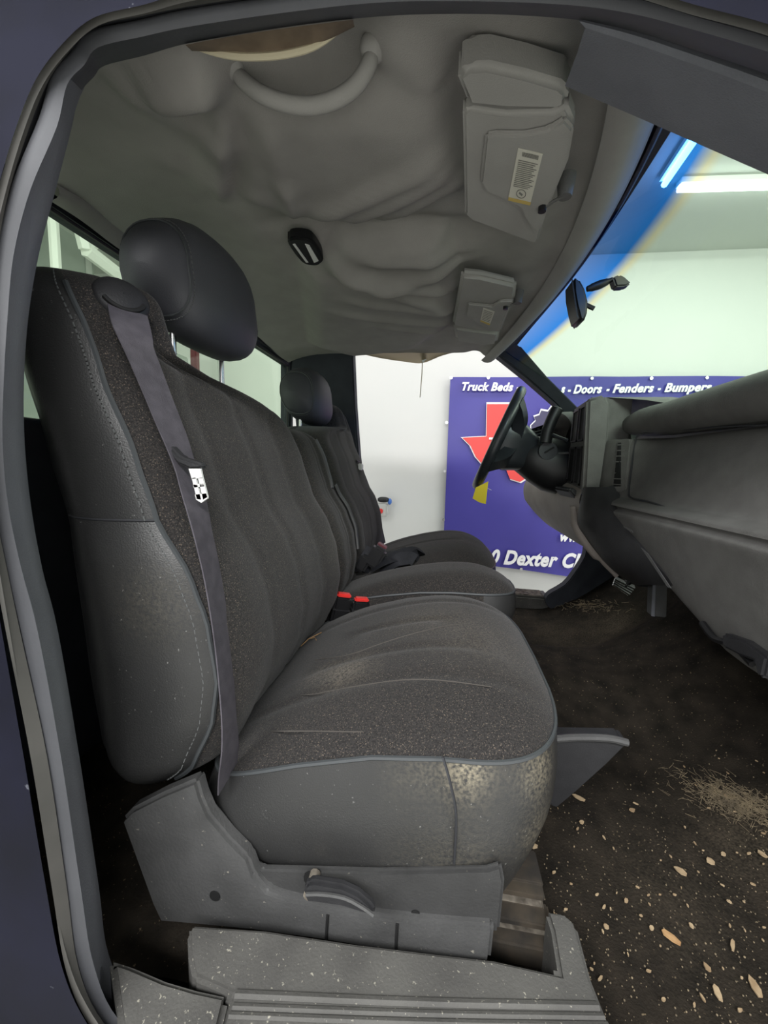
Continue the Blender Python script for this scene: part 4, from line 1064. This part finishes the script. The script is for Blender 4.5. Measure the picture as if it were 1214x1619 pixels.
for a, b, c_, d in [((1013, 866), (1024, 876), (1060, 930), (1055, 928)), ((985, 830), (998, 838), (1000, 842), (986, 834))]:
    finish(prism([PX(q[0], q[1], .462) for q in (a, b, c_, d)], (.002, 0, 0)), 'scuff', M['shield'], DA)
# wiring and brackets beneath
UB = thing('bracket', 'black bracket and wiring hanging under the dashboard passenger side', 'bracket', PX(1185, 1050, .56))
finish(prism([PX(a, b, .485) for a, b in [(1140, 1000), (1175, 1012), (1212, 1040), (1205, 1072), (1196, 1070), (1190, 1045), (1165, 1035), (1140, 1022)]], (.05, 0, 0), None, .004), 'bracket_plate', M['dash_dark'], UB)
finish(tube(catmull([PX(a, b, .50) for a, b in [(1110, 985), (1130, 1010), (1160, 1020), (1190, 1050)]], 4), .006, 6), 'cable', M['black'], UB)
# ------------------------------------------------------------------ steering
SC = thing('steering_column', 'black steering column with ignition lock and stalks', 'steering column', V(.45, .39, 1.14))
tl = .37; ya = -.112
axd = V(math.cos(tl) * math.cos(ya), math.cos(tl) * math.sin(ya), -math.sin(tl)); yv = V(-math.sin(ya), math.cos(ya), 0); upd = axd.cross(yv) * -1
if upd.z < 0: upd = -upd
WC = V(.213, .39, 1.249)
def colpt(d, u_=0, y=0): return WC + axd * d + upd * u_ + yv * y
rows = []
for d, r, zz in ((.085, .045, 1), (.10, .066, 1.05), (.16, .076, 1.15), (.22, .080, 1.25), (.30, .072, 1.25)):
    rows.append([colpt(d, math.sin(a) * r * zz - .012, math.cos(a) * r) for a in [2 * PI * k / 24 for k in range(24)]])
finish(grid(rows, True, cap0=True, cap1=True), 'column_shroud', M['black'], SC, 50)
c = PY(865, 713, .305); finish(tube([c + V(0, .03, 0), c + V(0, -.012, 0)], .031, 24), 'ignition_lock', M['wheel'], SC)
finish(box(c + V(.003, -.015, .003), (.036, .004, .006), None, .001, Matrix.Rotation(-.6, 4, 'Y')), 'key_slot', M['hole'], SC)
st1 = [PY(a, b, .29) for a, b in [(862, 700), (866, 680), (873, 662), (881, 646)]]
finish(tube(catmull(st1, 4), .020, 14), 'shift_lever', M['black'], SC)
e0 = (st1[-1] - st1[-2]).normalized(); finish(tube([st1[-1] + e0 * .001, st1[-1] + e0 * .004], [.017, .014], 14), 'lever_tip', M['shield'], SC)
finish(tube([PY(864, 684, .30), PY(880, 690, .27), PY(898, 697, .25)], .006, 8), 'wiper_stalk', M['wheel'], SC)
finish(tube([PY(882, 717, .30), PY(900, 716, .29)], .004, 6), 'lever_stub', M['shield'], SC)
SW = thing('steering_wheel', 'black steering wheel with dished hub, on the driver side', 'steering wheel', WC)
R_ = .187
rim = [WC + upd * math.cos(a) * R_ + yv * math.sin(a) * R_ for a in [2 * PI * k / 64 for k in range(64)]]
finish(tube(rim, .0185, 12, closed=True), 'rim', M['wheel'], SW)
hub = []
for d, hw_, hh in ((.008, .080, .075), (.018, .098, .095), (.06, .096, .095), (.13, .060, .065)):
    hub.append([colpt(d, math.copysign(abs(math.sin(a)) ** .6, math.sin(a)) * hh - .005, math.copysign(abs(math.cos(a)) ** .6, math.cos(a)) * hw_) for a in [2 * PI * k / 32 for k in range(32)]])
finish(grid(hub, True, cap0=True, cap1=True), 'hub_pad', M['wheel'], SW, 50)
for ang in (48, -48, 122, -122):
    a = math.radians(ang)
    p0 = colpt(.055, math.cos(a) * .06, math.sin(a) * .07); p1 = WC + upd * math.cos(a) * R_ + yv * math.sin(a) * R_
    tdir = (upd * -math.sin(a) + yv * math.cos(a))
    pts = [p0, p0.lerp(p1, .45) + axd * .012, p0.lerp(p1, .8) + axd * .008, p1]
    finish(ribbon(catmull(pts, 4), tdir, [.075, .07, .062, .056, .05, .046, .044, .042, .040, .040, .041, .042, .042], .040), 'spoke', M['wheel'], SW, 40)
# arc for the painted blue sheen near the rim top, no mesh built
arc = [WC + upd * math.cos(a) * R_ + yv * math.sin(a) * R_ for a in [math.radians(-48 + 26 * k / 10) for k in range(11)]]
YT = thing('paper_tag', 'yellow paper tag hanging from the bottom of the steering wheel', 'tag', PY(762, 762, .30))
yt = [PY(a, b, .30) for a, b in [(752, 771), (772, 761), (770, 778), (768, 797), (757, 794), (747, 788)]]
finish(prism(yt, (0, .0012, 0)), 'tag_sheet', M['yellow'], YT, smooth=False)
finish(tube([PY(771, 772, .299), PY(777, 775, .299)], .001, 4), 'tie', M['print'], YT)
# ------------------------------------------------------------------ pedals and far kick panel
PD = thing('brake_pedal', 'bright ribbed brake pedal below the dashboard', 'pedal', PY(990, 935, .36))
pq = [PY(a, b, .36) for a, b in [(973, 914), (1005, 929), (994, 943), (969, 926)]]
finish(prism(pq, (.012, .03, 0), None, .003), 'pedal_pad', M['clear'], PD)
for k in range(4):
    t = .15 + k * .23; p, q = pq[0].lerp(pq[3], t), pq[1].lerp(pq[2], t)
    finish(tube([p + V(-.003, -.002, 0), q + V(-.003, -.002, 0)], .003, 5), 'pedal_rib', M['chrome'], PD)
finish(tube([pq[0].lerp(pq[2], .5) + V(.01, .01, 0), pq[0].lerp(pq[2], .5) + V(.14, .03, .16)], .012, 8), 'pedal_arm', M['black'], PD)
SBk = thing('support_bracket', 'upright grey strap bracket between dashboard and carpet hump', 'bracket', PY(1042, 976, .05))
finish(prism([PY(a, b, .05) for a, b in [(1033, 900), (1056, 905), (1054, 977), (1030, 974)]], (0, .03, 0), None, .003), 'strap', M['shield'], SBk)
finish(prism([PY(a, b, .045) for a, b in [(1033, 902), (1037, 902), (1035, 975), (1030, 974)]], (0, .004, 0)), 'strap_edge', M['pillar'], SBk)
KP = thing('kick_panel', 'dark curved kick panel at the far side of driver footwell', 'kick panel', PY(890, 950, .72))
finish(prism(catmull([PY(a, b, .71) for a, b in [(930, 862), (925, 880), (910, 904), (893, 925), (864, 944), (872, 964), (910, 968), (960, 950), (1000, 930), (1000, 880), (960, 855)]], 3, True), (0, .05, 0), None, .004), 'panel', M['pillar_far'], KP, 40)

# ================================================================== LITTER ON THE CARPET
def floor_hit(px, py):
    for k in range(900):
        p = CAM + ray(px, py) * (.3 + k * .003)
        if p.z <= floor_z(p.x, p.y): return V(p.x, p.y, floor_z(p.x, p.y))
    return None
def chip(name, px, py, ln, wd, mt, label, cat, group, seed):
    p = floor_hit(px, py)
    if p is None: return
    rnd = random.Random(seed); ang = rnd.uniform(0, PI)
    n = 7; pts = []
    for k in range(n):
        a = 2 * PI * k / n; r = rnd.uniform(.75, 1.1)
        q = V(math.cos(a) * ln / 2 * r, math.sin(a) * wd / 2 * r, 0); q.rotate(Matrix.Rotation(ang, 3, 'Z'))
        pts.append(p + q + V(0, 0, .0035 + .3 * q.x * rnd.uniform(-.2, .2)))
    o = finish(prism(pts, (0, 0, .002)), name, mt, None, smooth=False)
    return tag(o, label, cat, group)
big = [(915, 1265, .026, .011), (999, 1285, .013, .010), (840, 1341, .024, .012), (1122, 1367, .014, .014), (1143, 1355, .011, .008), (1205, 1354, .014, .010), (1075, 1382, .018, .012), (1157, 1500, .022, .006), (1029, 1472, .008, .006), (1092, 1470, .008, .006), (1117, 1534, .012, .007), (1133, 1576, .018, .009), (1192, 1565, .024, .012), (989, 1430, .009, .006), (919, 1305, .010, .008), (957, 1472, .008, .008)]
GL = 'wood chip lying on the black passenger floor carpet'
for i, (a, b, l_, w_) in enumerate(big): chip('wood_chip', a, b, l_, w_, M['chip'], 'pale ' + GL, 'wood chip', 'wood chips on the carpet', i)
rnd = random.Random(3); cnt = 0
while cnt < 70:
    a = rnd.uniform(860, 1210); b = rnd.uniform(1190, 1610)
    if a < 860 + (b - 1450) * .6: continue
    if b < 1240 + (1000 - a) * .2 and a < 1000: continue
    s = rnd.choice([.0025, .003, .004, .005])
    chip('wood_chip', a, b, s * rnd.uniform(1, 2.0), s * .7, M['chip'], 'pale ' + GL, 'wood chip', 'wood chips on the carpet', 100 + cnt); cnt += 1
chip('dry_leaf', 1060, 1486, .026, .011, M['leaf'], 'orange dry leaf lying on the black carpet', 'leaf', None, 77)
bm = bmesh.new(); rnd = random.Random(11)
for k in range(900):
    a = rnd.gauss(1165, 45); b = 1245 + (a - 1090) * .35 + rnd.gauss(0, 14)
    p = floor_hit(a, b)
    if p is None or p.y < -.74: continue
    d = V(rnd.uniform(-1, 1), rnd.uniform(-1, 1), rnd.uniform(-.1, .25)).normalized() * rnd.uniform(.004, .012)
    tube([p + V(0, 0, .003) - d, p + V(0, 0, .004) + d], .0004, 3, bm)
o = finish(bm, 'straw_litter', M['straw'], None, smooth=False); o['kind'] = 'stuff'; tag(o, 'heap of dry straw and dust on the carpet beneath the dashboard', 'litter')
bm = bmesh.new(); rnd = random.Random(12)
for k in range(900):
    a = rnd.uniform(830, 1214); b = rnd.uniform(1000, 1619)
    if rnd.random() > .25 + .75 * min(1, max(0, (b - 1150) / 200)): continue
    p = floor_hit(a, b)
    if p is None: continue
    s = rnd.uniform(.0005, .0014); bmesh.ops.create_icosphere(bm, subdivisions=0 + 1, radius=s, matrix=Matrix.Translation(p + V(0, 0, .002)))
o = finish(bm, 'crumb_litter', M['straw'], None, smooth=False); o['kind'] = 'stuff'; tag(o, 'fine pale crumbs scattered over the black carpet', 'litter')
bm = bmesh.new(); rnd = random.Random(13)
for k in range(160):
    a = rnd.gauss(925, 30); b = 952 + rnd.gauss(6, 5) + (a - 925) * .05
    p = floor_hit(a, b)
    if p is None: continue
    d = V(rnd.uniform(-1, 1), rnd.uniform(-1, 1), rnd.uniform(0, .2)).normalized() * rnd.uniform(.006, .016)
    tube([p + V(0, 0, .003) - d, p + V(0, 0, .005) + d], .001, 3, bm)
o = finish(bm, 'straw_litter', M['straw'], None, smooth=False); o['kind'] = 'stuff'; tag(o, 'scattered straw on carpet of the driver footwell', 'litter')
# straw on the seat cushion
tw = thing('straw_twig', 'thin brown twig lying at the back of the passenger cushion', 'twig', PY(490, 1010, -.30))
def on_cush(px, py, h=.003):
    for k in range(700):
        p = CAM + ray(px, py) * (.4 + k * .0015)
        if -.3 < p.x < .19 and p.y > -.68:
            sc = max(abs(p.x + .0675) / .2625, abs(p.y + .40) / .292)
            if sc < 1 and p.z <= ctop(p.x, p.y, sc) + h: return p
    return PY(px, py, -.3)
for ln in ([(448, 1049), (500, 1043), (552, 1035), (595, 1020), (638, 1006), (680, 995), (719, 988), (782, 988)], [(396, 1101), (477, 1099), (520, 1093), (569, 1084), (638, 1075), (700, 1076), (777, 1086)], [(379, 1156), (430, 1156), (488, 1156), (550, 1157), (604, 1158)]):
    q_ = [on_cush(a, b, .0008) for a, b in ln]
    finish(tube(catmull(q_, 5), [.0010 * min(1, .15 + 4 * i / (5 * len(q_)) * (1 - i / (5 * len(q_) + 1))) for i in range(5 * len(q_) - 4)], 5), 'cushion_seam', M['seam'], PS)
finish(tube([on_cush(a, b) for a, b in [(475, 1022), (488, 1010), (508, 1000)]], .0012, 5), 'stem', M['leaf'], tw)
finish(tube([on_cush(a, b) for a, b in [(488, 1010), (498, 1008), (500, 1012)]], .001, 5), 'side_stem', M['leaf'], tw)
